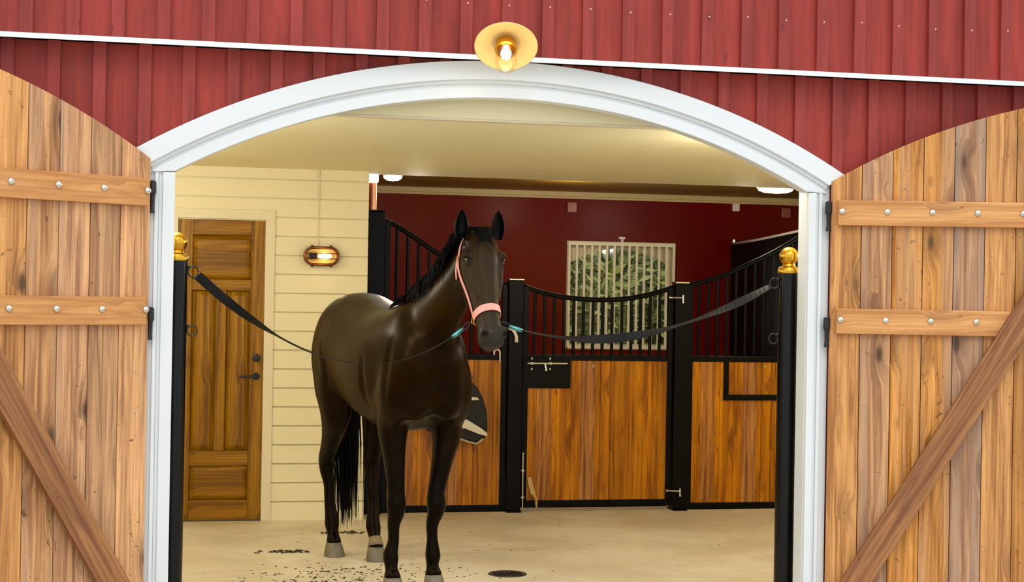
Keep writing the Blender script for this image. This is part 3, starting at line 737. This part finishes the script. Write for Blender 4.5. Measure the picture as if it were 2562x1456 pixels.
# ------------------------------------------------------------------ black tie posts with brass balls
def tie_post(x, label, ring_side, rings):
    r = empty('tie_post', (x, .2, 0)); tag(r, label, 'post', 'black tie posts with brass balls')
    q = MB(); q.lathe([(.0, .0), (.052, 0), (.052, 1.735), (.0, 1.735)], k=36); smooth_angle(q.build('post_tube', M['blackgloss'], r))
    q = MB(); q.lathe([(.0, 1.735), (.056, 1.735), (.058, 1.745), (.054, 1.758), (.05, 1.765), (.034, 1.772), (.03, 1.785), (.0, 1.785)], k=36); smooth_angle(q.build('collar', M['brass'], r))
    q = MB(); q.ball((0, 0, 1.822), .050, 32); q.build('ball_finial', M['brass'], r, smooth=True)
    q = MB(); q.lathe([(.0, 0), (.056, 0), (.056, .012), (.0, .012)], k=32); q.build('foot_plate', M['blackgloss'], r)
    for z in rings:
        q = MB(); sx = ring_side
        q.tube([(sx*.05, 0, z+.02), (sx*.062, 0, z+.02)], .008, 8)
        q.tube([(sx*(.078+.024*math.cos(a)), 0, z+.026*math.sin(a)-.002) for a in [2*PI*i/20 for i in range(21)]], .0035, 8)
        q.build('tie_ring', M['dgrey'], r, smooth=True)
    return r
tie_post(-1.532, 'black round tie post with brass ball, beside the left white jamb', 1, (1.685, 1.405))
tie_post(1.553, 'black round tie post with brass ball, beside the right white jamb', -1, (1.685, 1.40))
_p2 = bpy.data.objects.get('tie_post.001')

# ------------------------------------------------------------------ floor drain and dirt
dn = empty('floor_drain', (.354, 1.404, 0)); tag(dn, 'round dark iron drain cover set in the concrete floor', 'drain')
q = MB(); q.lathe([(0, .0005), (.098, .0005), (.104, .003), (.110, .003), (.112, 0)], k=40); q.build('drain_cover', M['rubber'], dn)
q = MB()
for i in range(-3, 4): q.box((i*.024-.006, -.06, .001), (i*.024+.006, .06, .004))
q.build('slots', M['black'], dn)
def crumbs(name, spots, label, seed):
    rnd = random.Random(seed); q = MB()
    for (x, y, sx, sy, nn, s0, s1) in spots:
        for i in range(nn):
            px, py = rnd.gauss(x, sx), rnd.gauss(y, sy); s = rnd.uniform(s0, s1)
            k = 6; a0 = rnd.uniform(0, 6)
            ring = [(px+s*rnd.uniform(.6, 1.4)*math.cos(a0+2*PI*j/k), py+s*rnd.uniform(.5, 1.2)*math.sin(a0+2*PI*j/k), .0005) for j in range(k)]
            q.add(ring+[(px, py, s*rnd.uniform(.25, .6))], [(j, (j+1) % k, k) for j in range(k)]+[tuple(range(k-1, -1, -1))])
    o = q.build(name, M['dung']); return tag(o, label, 'dirt', kind='stuff')
crumbs('dirt_crumbs', [(-.848, 2.32, .07, .03, 30, .008, .022), (-1.02, 2.28, .01, .01, 3, .008, .016)], 'dark smear of crushed dung on the floor left of the hind hooves', 3)
crumbs('dirt_crumbs', [(-.44, 3.06, .08, .03, 26, .008, .022)], 'dark crushed dung on the floor behind the tail', 4)
crumbs('dirt_crumbs', [(-.55, 1.55, .28, .16, 190, .003, .013), (.1, 1.5, .35, .2, 26, .003, .010), (-.2, 2.5, .6, .3, 22, .002, .008), (1.6, 2.4, .9, .6, 12, .003, .009), (-.7, 1.25, .22, .08, 90, .003, .014)], 'scattered small dirt crumbs on the floor around the hooves', 5)

# ------------------------------------------------------------------ the horse (local frame: +x forward, +y its left, z up)
HO = Vector((-.254, 1.179, 0)); HZ = math.atan2(-.990, .1404)
HM = Matrix.Translation(HO) @ Matrix.Rotation(HZ, 4, 'Z')
horse = empty('horse', HO, HZ); tag(horse, 'dark bay horse standing in the barn opening facing the camera, tied on both sides', 'horse')
def ell_tube(b, rows, per=6, k=24, sup=2.0):
    R = crom(rows, per); n = len(R); vs = []; fs = []
    for i in range(n):
        p = Vector(R[i][:3]); t = (Vector(R[min(i+1, n-1)][:3])-Vector(R[max(i-1, 0)][:3])).normalized()
        s = Vector((0, 1, 0)); s = (s-t*s.dot(t)).normalized(); u = t.cross(s)
        for j in range(k):
            a = 2*PI*j/k; ca, sa = math.cos(a), math.sin(a)
            e = 2/sup; ca = math.copysign(abs(ca)**e, ca); sa = math.copysign(abs(sa)**e, sa)
            vs.append(p+s*ca*R[i][3]+u*sa*R[i][4])
    for i in range(n-1):
        for j in range(k): fs.append((i*k+j, i*k+(j+1) % k, (i+1)*k+(j+1) % k, (i+1)*k+j))
    fs += [tuple(range(k-1, -1, -1)), tuple((n-1)*k+j for j in range(k))]
    b.add(vs, fs)
sy = lambda x: .05*(x-.2)
B = MB()
ell_tube(B, [(x, sy(x), z, a, c) for x, z, a, c in [
    (-1.25, 1.22, .07, .10), (-1.20, 1.23, .16, .22), (-1.08, 1.26, .245, .30), (-.90, 1.285, .28, .318), (-.72, 1.262, .278, .322),
    (-.50, 1.215, .295, .33), (-.25, 1.18, .305, .34), (0, 1.19, .285, .345), (.15, 1.21, .25, .34), (.28, 1.19, .225, .30), (.39, 1.15, .185, .22), (.46, 1.12, .12, .13)]], 6, 40, 2.15)
ell_tube(B, [(-.22, sy(-.22), 1.44, .05, .05), (-.05, sy(-.05), 1.50, .055, .06), (.1, 0, 1.53, .055, .06), (.25, 0, 1.55, .05, .06), (.35, .01, 1.58, .04, .05)])
# neck
ell_tube(B, [(.08, .0, 1.25, .17, .29), (.20, .005, 1.33, .155, .28), (.32, .02, 1.44, .125, .235), (.43, .045, 1.55, .10, .19), (.52, .08, 1.65, .085, .16),
             (.59, .115, 1.745, .076, .135), (.645, .14, 1.83, .072, .11), (.675, .15, 1.875, .065, .085)], 6, 32)
# haunches, shoulders, pectorals
for sg in (-1, 1):
    B.ball((-.98, sy(-1)+sg*.155, 1.22), (.19, .125, .28), 24)
    B.ball((-.92, sy(-1)+sg*.145, 1.40), (.13, .11, .13), 24)
    B.ball((.20, sg*.135, 1.17), (.15, .095, .24), 24)
    B.ball((.36, sg*.085+.005, 1.05), (.085, .09, .14), 20)
    B.ball((.16, sg*.07, 1.40), (.20, .12, .15), 20)
def hind(yh, yk, yf, d):
    ell_tube(B, [(-1.0+.0*d, yh, 1.20, .115, .20), (-.93+.05*d, yh, 1.02, .115, .195), (-.92+.15*d, yh*.5+yk*.5, .90, .098, .150), (-1.0+.35*d, yk, .76, .068, .098), (-1.09+.6*d, yk, .65, .053, .075),
                 (-1.155+.75*d, yk, .565, .050, .064), (-1.145+.8*d, yk, .50, .042, .054), (-1.115+.85*d, (yk+yf)/2, .42, .035, .040), (-1.09+.9*d, (yk+yf)/2, .31, .034, .036), (-1.07+.95*d, yf, .225, .042, .045),
                 (-1.06+.97*d, yf, .185, .045, .048), (-1.03+d, yf, .13, .036, .037), (-1.005+d, yf, .085, .047, .050), (-1.0+d, yf, .070, .045, .05)], 5, 20)
hind(sy(-1)-.15, -.195, -.178, 0.)
hind(sy(-1)+.13, .042, .024, .23)
def fore(ys, ye, yk, yc, yf, x0, xf):
    ell_tube(B, [(.24, ys, 1.22, .085, .15), (.22, ys, 1.05, .098, .16), (.15, ye, .93, .094, .125), (.155, ye, .83, .078, .10), (.17, (ye*2+yk)/3, .73, .062, .080), (x0-.01, (ye+2*yk)/3, .62, .052, .062), (x0, yk, .52, .048, .052),
                 (x0+.005, yk, .465, .054, .056), (x0, yk, .415, .046, .05), (x0-.005, yc, .35, .034, .040), (x0, yc, .27, .031, .037), (x0+.005, yf, .205, .040, .043), (x0+.01, yf, .175, .043, .046),
                 (xf-.025, yf, .125, .034, .036), (xf-.005, yf, .085, .047, .050), (xf, yf, .070, .046, .05)], 5, 20)
fore(-.155, -.145, -.134, -.144, -.16, .20, .25)
fore(.175, .160, .095, .078, .080, .185, .215)
# head: sections given by front point, back point, half width
HY = .15
secs = [((.69, 1.935), (.60, 1.87), .05), ((.735, 1.915), (.57, 1.81), .072), ((.78, 1.865), (.54, 1.74), .082), ((.812, 1.80), (.525, 1.665), .088), ((.832, 1.73), (.55, 1.60), .080),
        ((.852, 1.66), (.615, 1.545), .066), ((.873, 1.59), (.68, 1.50), .056), ((.895, 1.52), (.735, 1.45), .051), ((.918, 1.455), (.775, 1.40), .052), ((.940, 1.41), (.80, 1.36), .058),
        ((.948, 1.375), (.82, 1.333), .056), ((.935, 1.345), (.845, 1.318), .044), ((.905, 1.33), (.87, 1.316), .022)]
R = crom([(f[0], f[1], c[0], c[1], w) for f, c, w in secs], 6); vs = []; fs = []; K = 32
for row in R:
    f = Vector((row[0], HY, row[1])); c = Vector((row[2], HY, row[3])); mid = (f+c)/2; h = (f-c)/2
    for j in range(K):
        a = 2*PI*j/K; ca, sa = math.cos(a), math.sin(a)
        wj = row[4]*1.15*(1.0+.10*ca-.28*max(0, -ca)**2)
        ca2 = math.copysign(abs(ca)**.86, ca); sa2 = math.copysign(abs(sa)**.86, sa)
        vs.append(mid+h*ca2+Vector((0, 1, 0))*wj*sa2)
for i in range(len(R)-1):
    for j in range(K): fs.append((i*K+j, i*K+(j+1) % K, (i+1)*K+(j+1) % K, (i+1)*K+j))
fs += [tuple(range(K-1, -1, -1)), tuple((len(R)-1)*K+j for j in range(K))]
B.add(vs, fs)
for sg in (-1, 1):
    B.ball((.765, HY+sg*.092, 1.795), (.045, .024, .026), 16)          # brow
    B.ball((.775, HY+sg*.086, 1.755), (.034, .020, .020), 16)          # lower lid
    B.tube([(.79, HY+sg*.084, 1.73), (.815, HY+sg*.074, 1.66), (.845, HY+sg*.060, 1.58)], [.014, .014, .008], 8)
    B.ball((.60, HY+sg*.060, 1.675), (.085, .034, .10), 20)            # jowl
    B.ball((.938, HY+sg*.047, 1.408), (.024, .026, .034), 16)          # nostril rim
B.ball((.86, HY, 1.332), (.035, .034, .024), 16)
tmp = bpy.data.objects.new('tmp', B.mesh('tmp', M['coat'])); COL.objects.link(tmp)
rm = tmp.modifiers.new('r', 'REMESH'); rm.mode = 'VOXEL'; rm.voxel_size = .009; rm.use_smooth_shade = True
s1 = tmp.modifiers.new('s', 'SMOOTH'); s1.factor = .5; s1.iterations = 9
bpy.context.view_layer.update()
dg = bpy.context.evaluated_depsgraph_get()
hm = bpy.data.meshes.new_from_object(tmp.evaluated_get(dg)); hm.name = 'horse_body'
bpy.data.objects.remove(tmp)
N = len(hm.vertices); co = np.empty(N*3); hm.vertices.foreach_get('co', co); co = co.reshape(-1, 3)
no = np.empty(N*3); hm.vertices.foreach_get('normal', no); no = no.reshape(-1, 3)
ed = np.array([e.vertices[:] for e in hm.edges]); deg = np.bincount(ed.ravel(), minlength=N)[:, None].astype(float)
wgt = (np.clip((co[:, 2]-.78)/.17, 0, 1)*np.clip((.60-co[:, 0])/.12, 0, 1))[:, None]*.7
for _ in range(55):
    acc = np.zeros_like(co)
    for ax_ in range(3):
        acc[:, ax_] = np.bincount(ed[:, 0], weights=co[ed[:, 1], ax_], minlength=N)+np.bincount(ed[:, 1], weights=co[ed[:, 0], ax_], minlength=N)
    co += (acc/deg-co)*wgt
def dent(c, r, depth):
    d = np.sqrt((((co-np.array(c))/np.array(r))**2).sum(1)); w = np.clip(1-d, 0, 1); w = w*w*(3-2*w)
    co[:] = co-no*(w*depth)[:, None]
for sg in (-1, 1):
    dent((.955, HY+sg*.054, 1.404), (.024, .018, .028), .024)          # nostril
    dent((.80, HY+sg*.055, 1.66), (.05, .03, .10), .006)               # hollow beside the nasal bone
    dent((.70, HY+sg*.085, 1.84), (.05, .04, .035), .010)              # hollow above the eye
    dent((.775, HY+sg*.104, 1.775), (.026, .03, .018), .010)           # socket
dent((.44, .005, 1.07), (.08, .030, .14), .008)                        # groove between the pectorals
dent((.45, .02, 1.25), (.10, .05, .12), .010)
for sg in (-1, 1):
    dent((.30, sg*.235, 1.20), (.05, .08, .26), .012)                   # line in front of the shoulder
    dent((.02, sg*.29, 1.10), (.05, .10, .20), .012)                    # behind the elbow
    dent((-.78, sy(-.8)+sg*.27, 1.15), (.07, .12, .22), .020)           # flank
hm.vertices.foreach_set('co', co.ravel())
hm.materials.clear(); hm.materials.append(M['coat']); hm.polygons.foreach_set('use_smooth', [True]*len(hm.polygons)); hm.update()
body = bpy.data.objects.new('body', hm); COL.objects.link(body); body.parent = horse
bvh = BVHTree.FromPolygons([Vector(c) for c in co], [tuple(p.vertices) for p in hm.polygons])
def hit(o, d):
    o = Vector(o); d = Vector(d).normalized(); loc, nrm, idx, dist = bvh.ray_cast(o, d)
    return (loc, nrm) if loc is not None else (o, -d)
# hooves
def hoof(x, y, name='hoof', ln=1.):
    q = MB(); rings = [(.0, .066, .062, .004), (.012, .067, .063, .0), (.05, .058, .054, -.010), (.078, .050, .047, -.018), (.086, .044, .042, -.02), (.088, .0, .0, -.02)]
    k = 28; vs = []; fs = []
    for z, rx, ry, dx in rings:
        for j in range(k):
            a = 2*PI*j/k; fx = rx*math.cos(a); fx = fx if fx > 0 else fx*.85
            vs.append((x+dx+fx, y+ry*math.sin(a), z))
    for i in range(len(rings)-1):
        for j in range(k): fs.append((i*k+j, i*k+(j+1) % k, (i+1)*k+(j+1) % k, (i+1)*k+j))
    fs.append(tuple(range(k-1, -1, -1))); q.add(vs, fs)
    return smooth_angle(q.build('hoof', M['hoof'], horse), 50)
hoof(.265, -.16); hoof(.232, .080); hoof(-.985, -.178); hoof(-.755, .022)
q = MB(); q.tube([(-.795, .024, .135), (-.785, .024, .115), (-.774, .024, .086)], [.037, .040, .049], 20); q.build('pastern_sock', M['pastern'], horse, smooth=True)['label'] = 'pale hind pastern'
# eyes
for sg in (-1, 1):
    q = MB(); q.ball((.770, HY+sg*.090, 1.775), (.021, .017, .016), 20); q.build('eye', M['eye'], horse, smooth=True)
# ears: open-fronted leaves
def ear(y, yaw):
    q = MB(); n = 12; k = 15; Z0, Z1 = 1.885, 2.035; vs = []; fs = []
    for side_ in (0, 1):
        for i in range(n+1):
            t = i/n; w = .042*math.sin(PI*min(1, .24+.76*t))**.75*(1-.12*t) if t < 1 else .001
            w = .036*(math.sin(PI*(.22+.78*t))**.8)+.0015
            z = Z0+(Z1-Z0)*t; xo = .665+.012*t
            for j in range(k):
                a = -2.25+4.5*j/(k-1)
                rr = w*(1 if side_ == 0 else .86)
                vs.append((xo-math.cos(a)*rr*.85, y+math.sin(a)*rr*1.05, z))
    for s_ in range(2):
        o_ = s_*(n+1)*k
        for i in range(n):
            for j in range(k-1): fs.append((o_+i*k+j, o_+i*k+j+1, o_+(i+1)*k+j+1, o_+(i+1)*k+j))
    o2 = (n+1)*k
    for i in range(n):
        for j in (0, k-1): fs.append((i*k+j, (i+1)*k+j, o2+(i+1)*k+j, o2+i*k+j))
    q.add(vs, fs); R_ = Matrix.Rotation(yaw, 3, 'Z'); pv = Vector((.665, y, 0))
    q.v = [tuple(R_ @ (Vector(v)-pv)+pv) for v in q.v]
    o = q.build('ear', M['hair'], horse, smooth=True); return o
ear(HY-.092, -.30); ear(HY+.100, .22)
# hair
def strand(b, pts, w, k=4):
    P = crom(pts, 4); n = len(P); b.tube([tuple(p) for p in P], [w*(1-.85*(i/(n-1))**1.5) for i in range(n)], k, cap=False)
rnd = random.Random(11)
crest = crom([(-.02, -.01, 1.53), (.10, .0, 1.60), (.22, .01, 1.665), (.33, .03, 1.725), (.43, .065, 1.79), (.52, .10, 1.855), (.60, .135, 1.91), (.65, .15, 1.935)], 12)
q = MB()
for i in range(430):
    t = rnd.random(); c = crest[min(len(crest)-1, int(t*len(crest)))]; L = rnd.uniform(.07, .15)*(.35+.85*math.exp(-((t-.52)/.20)**2))
    if rnd.random() < .12: L *= 1.25
    x, y, z = c; f = rnd.gauss(0, .02); o = rnd.uniform(.025, .055)
    st = hit((x, y, z+.2), (0, 0, -1))[0]; z = min(z+.02, st.z+.01)
    strand(q, [(x, y+rnd.uniform(-.015, .02), z-.012), (x+f*.3, y-o*.6, z+rnd.uniform(.004, .018)), (x+f*.7, y-o-.045, z-L*.45), (x+f+.01, y-o-.055-rnd.uniform(0, .02), z-L)], rnd.uniform(.0035, .0065))
q.build('mane', M['hair'], horse, smooth=True)
q = MB()
for i in range(70):
    y0 = HY+rnd.gauss(.0, .016); L = rnd.uniform(.05, .13); x = .66
    strand(q, [(x, y0, 1.925), (x+.045, y0+rnd.gauss(.002, .006), 1.945), (.745+rnd.uniform(0, .01), y0+rnd.gauss(.004, .010), 1.925), (.748+L*.42, y0+rnd.gauss(.006, .016), 1.925-L)], rnd.uniform(.003, .005))
q.build('forelock', M['hair'], horse, smooth=True)
q = MB()
for i in range(560):
    a = rnd.uniform(0, 2*PI); r0 = rnd.uniform(0, .022); ty = sy(-1.2)
    ex = rnd.gauss(0, .030); ey = rnd.gauss(.0, .042); zb = rnd.uniform(.13, .55) if rnd.random() < .75 else rnd.uniform(.5, .9)
    strand(q, [(-1.215, ty+r0*math.cos(a)*.8, 1.40+r0), (-1.285, ty+r0*math.cos(a)*1.3, 1.33+r0*math.sin(a)), (-1.31+ex*.4, ty+ey*.7+.01, 1.10), (-1.29+ex*.9, ty+ey+.02, .75), (-1.27+ex*1.2, ty+ey*.9+.03, zb)], rnd.uniform(.004, .008))
q.build('tail', M['hair'], horse, smooth=True)

# ------------------------------------------------------------------ halter, worn by the horse
def ribbon(b, pts, nrm, w, th=.003, mi=0):
    n = len(pts); vs = []; fs = []
    for i in range(n):
        p, N_ = Vector(pts[i]), Vector(nrm[i]).normalized(); t = (Vector(pts[min(i+1, n-1)])-Vector(pts[max(i-1, 0)])).normalized()
        s = t.cross(N_).normalized()*w/2 if not isinstance(w, (list, tuple)) else t.cross(N_).normalized()*w[i]/2
        vs += [p-s, p+s, p+s+N_*th, p-s+N_*th]
    for i in range(n-1):
        a, c = 4*i, 4*i+4
        for j in range(4): fs.append((a+j, a+(j+1) % 4, c+(j+1) % 4, c+j))
    fs += [(3, 2, 1, 0), tuple(4*(n-1)+j for j in range(4))]; b.add(vs, fs, mi)
hal = empty('halter', HO, HZ); tag(hal, 'pale pink webbing halter on the horse head with brass rings', 'halter')
# noseband: section plane through (.80, HY, 1.49) tilted up at the front
cx, cz = .80, 1.485; pts = []; nn = []
ux = Vector((.86, 0, .50)).normalized()
for i in range(49):
    a = 2*PI*i/48; d = ux*math.cos(a)+Vector((0, 1, 0))*math.sin(a); o = Vector((cx, HY, cz))
    p, n_ = hit(o, d); pts.append(p+d*.004); nn.append(d)
for _ in range(2):
    pts = [pts[0]]+[(pts[i-1]+pts[i]*2+pts[i+1])/4 for i in range(1, 48)]+[pts[48]]
q = MB(); ribbon(q, pts, nn, .038, .005); q.build('noseband', M['pink'], hal, smooth=False)
rings = {}
for sg in (-1, 1):
    i = 12 if sg > 0 else 36
    i = i+(2 if sg > 0 else -2)
    ring = pts[i]+nn[i]*.004; rings[sg] = ring
    q = MB(); q.tube([ring+Vector((math.cos(a)*.016, sg*.002, math.sin(a)*.016-.012)) for a in [2*PI*j/20 for j in range(21)]], .0032, 8); q.build('side_ring', M['brass'], hal, smooth=True)
    # cheek piece: from the ring up over the cheek, to behind the ear
    path = [(ring.x-.0, ring.z), (.755, 1.56), (.715, 1.64), (.675, 1.71), (.655, 1.76), (.648, 1.82), (.645, 1.87), (.640, 1.90)]
    path = crom(path, 6); pp, nv = [], []
    for x, z in path:
        p, n_ = hit((x, HY+sg*.4, z), (0, -sg, 0))
        if abs(p.y-HY) > .14: p.y = HY+sg*.10
        nx = (n_+Vector((0, sg, 0))).normalized(); pp.append(p+nx*.005); nv.append(nx)
    for _ in range(3): pp = [pp[0]]+[(pp[i-1]+pp[i]*2+pp[i+1])/4 for i in range(1, len(pp)-1)]+[pp[-1]]
    q = MB(); ribbon(q, pp, nv, .019, .004); cs_ = q.build('cheek_strap', M['pink'], hal)
    m = len(pp)*5//8
    q = MB(); c = pp[m]+nv[m]*.006; q.tube([c+Vector((math.cos(a)*.013, 0, math.sin(a)*.016)) for a in [2*PI*j/16 for j in range(17)]], .0028, 6); q.build('buckle', M['brass'], cs_, smooth=True)
    if sg < 0:
        q = MB(); e = pp[m]+Vector((-.008, -.006, -.01)); ribbon(q, [e, e+Vector((0, -.004, -.05)), e+Vector((.008, -.003, -.095))], [Vector((0, -1, 0))]*3, .015, .003); q.build('strap_end', M['pink'], cs_)
    rings[(sg, 'top')] = pp[-1]
a_, b_ = rings[(-1, 'top')], rings[(1, 'top')]
cp, cn = [], []
for i in range(17):
    t = i/16; y = a_.y+(b_.y-a_.y)*t; p, n_ = hit((.63, y, 2.3), (0, 0, -1)); z = p.z if 0 < i < 16 else (a_ if i == 0 else b_).z
    cp.append(Vector((.632, y, z+.004))); cn.append(Vector((0, (y-HY)*6, 1)))
q = MB(); ribbon(q, cp, cn, .022, .004); q.build('crown_strap', M['pink'], hal)

# ------------------------------------------------------------------ cross ties
def tie(name, start, end_local_ring, sag, prof, label, twist):
    """webbing strap from the post ring to the halter ring"""
    r = empty(name, start); tag(r, label, 'tie strap', 'cross tie straps'); st = Vector(start); en = HM @ end_local_ring
    d = en-st; n = 60; P = []; U = []
    dirh = Vector((d.x, d.y, 0)).normalized(); side = Vector((-dirh.y, dirh.x, 0))
    L = d.length; clip = .11
    for i in range(n+1):
        t = i/n; p = st+d*t; p.z -= sag*4*t*(1-t)*(1+prof*(t-.5)); P.append(p-st)
    # find clip start
    acc = 0; k = n
    while acc < clip: acc += (P[k]-P[k-1]).length; k -= 1
    Q = P[:k+1]; W_ = []; NN = []
    for i, p in enumerate(Q):
        t = i/(len(Q)-1); t3 = (Q[min(i+1, len(Q)-1)]-Q[max(i-1, 0)]).normalized()
        a = twist(t); base = side-t3*side.dot(t3); base.normalize(); oth = t3.cross(base)
        NN.append(base*math.cos(a)+oth*math.sin(a))
    q = MB(); ribbon(q, Q, NN, .045, .003); q.build('webbing', M['leather'], r)
    c0, c1 = P[k], P[n]; dv = (c1-c0).normalized()
    q = MB(); q.tube([c0-dv*.01, c0+dv*.012, c0+dv*.06, c0+dv*.066], [.007, .012, .011, .006], 10); q.build('snap_body', M['cyan'], r, smooth=True)
    q = MB(); m = c0+dv*.085; up = Vector((0, 0, 1))
    q.tube([m+dv*math.cos(a)*.027+up*math.sin(a)*.013 for a in [2*PI*j/20 for j in range(21)]], .0038, 8); q.build('snap_hook', M['dgrey'], r, smooth=True)
    return r
tie('cross_tie', (-1.432, .2, 1.665), rings[-1]+Vector((0, -.012, -.02)), .30, .3, 'black webbing cross tie from the left post ring to the horse halter', lambda t: .15+1.35*min(1, max(0, (t-.08)/.22)))
tie('cross_tie', (1.453, .2, 1.665), rings[1]+Vector((0, .012, -.02)), .16, .2, 'black webbing cross tie from the right post ring to the horse halter', lambda t: 1.45-1.3*math.exp(-((t-.62)/.16)**2)-.9*math.exp(-((t-.12)/.12)**2))
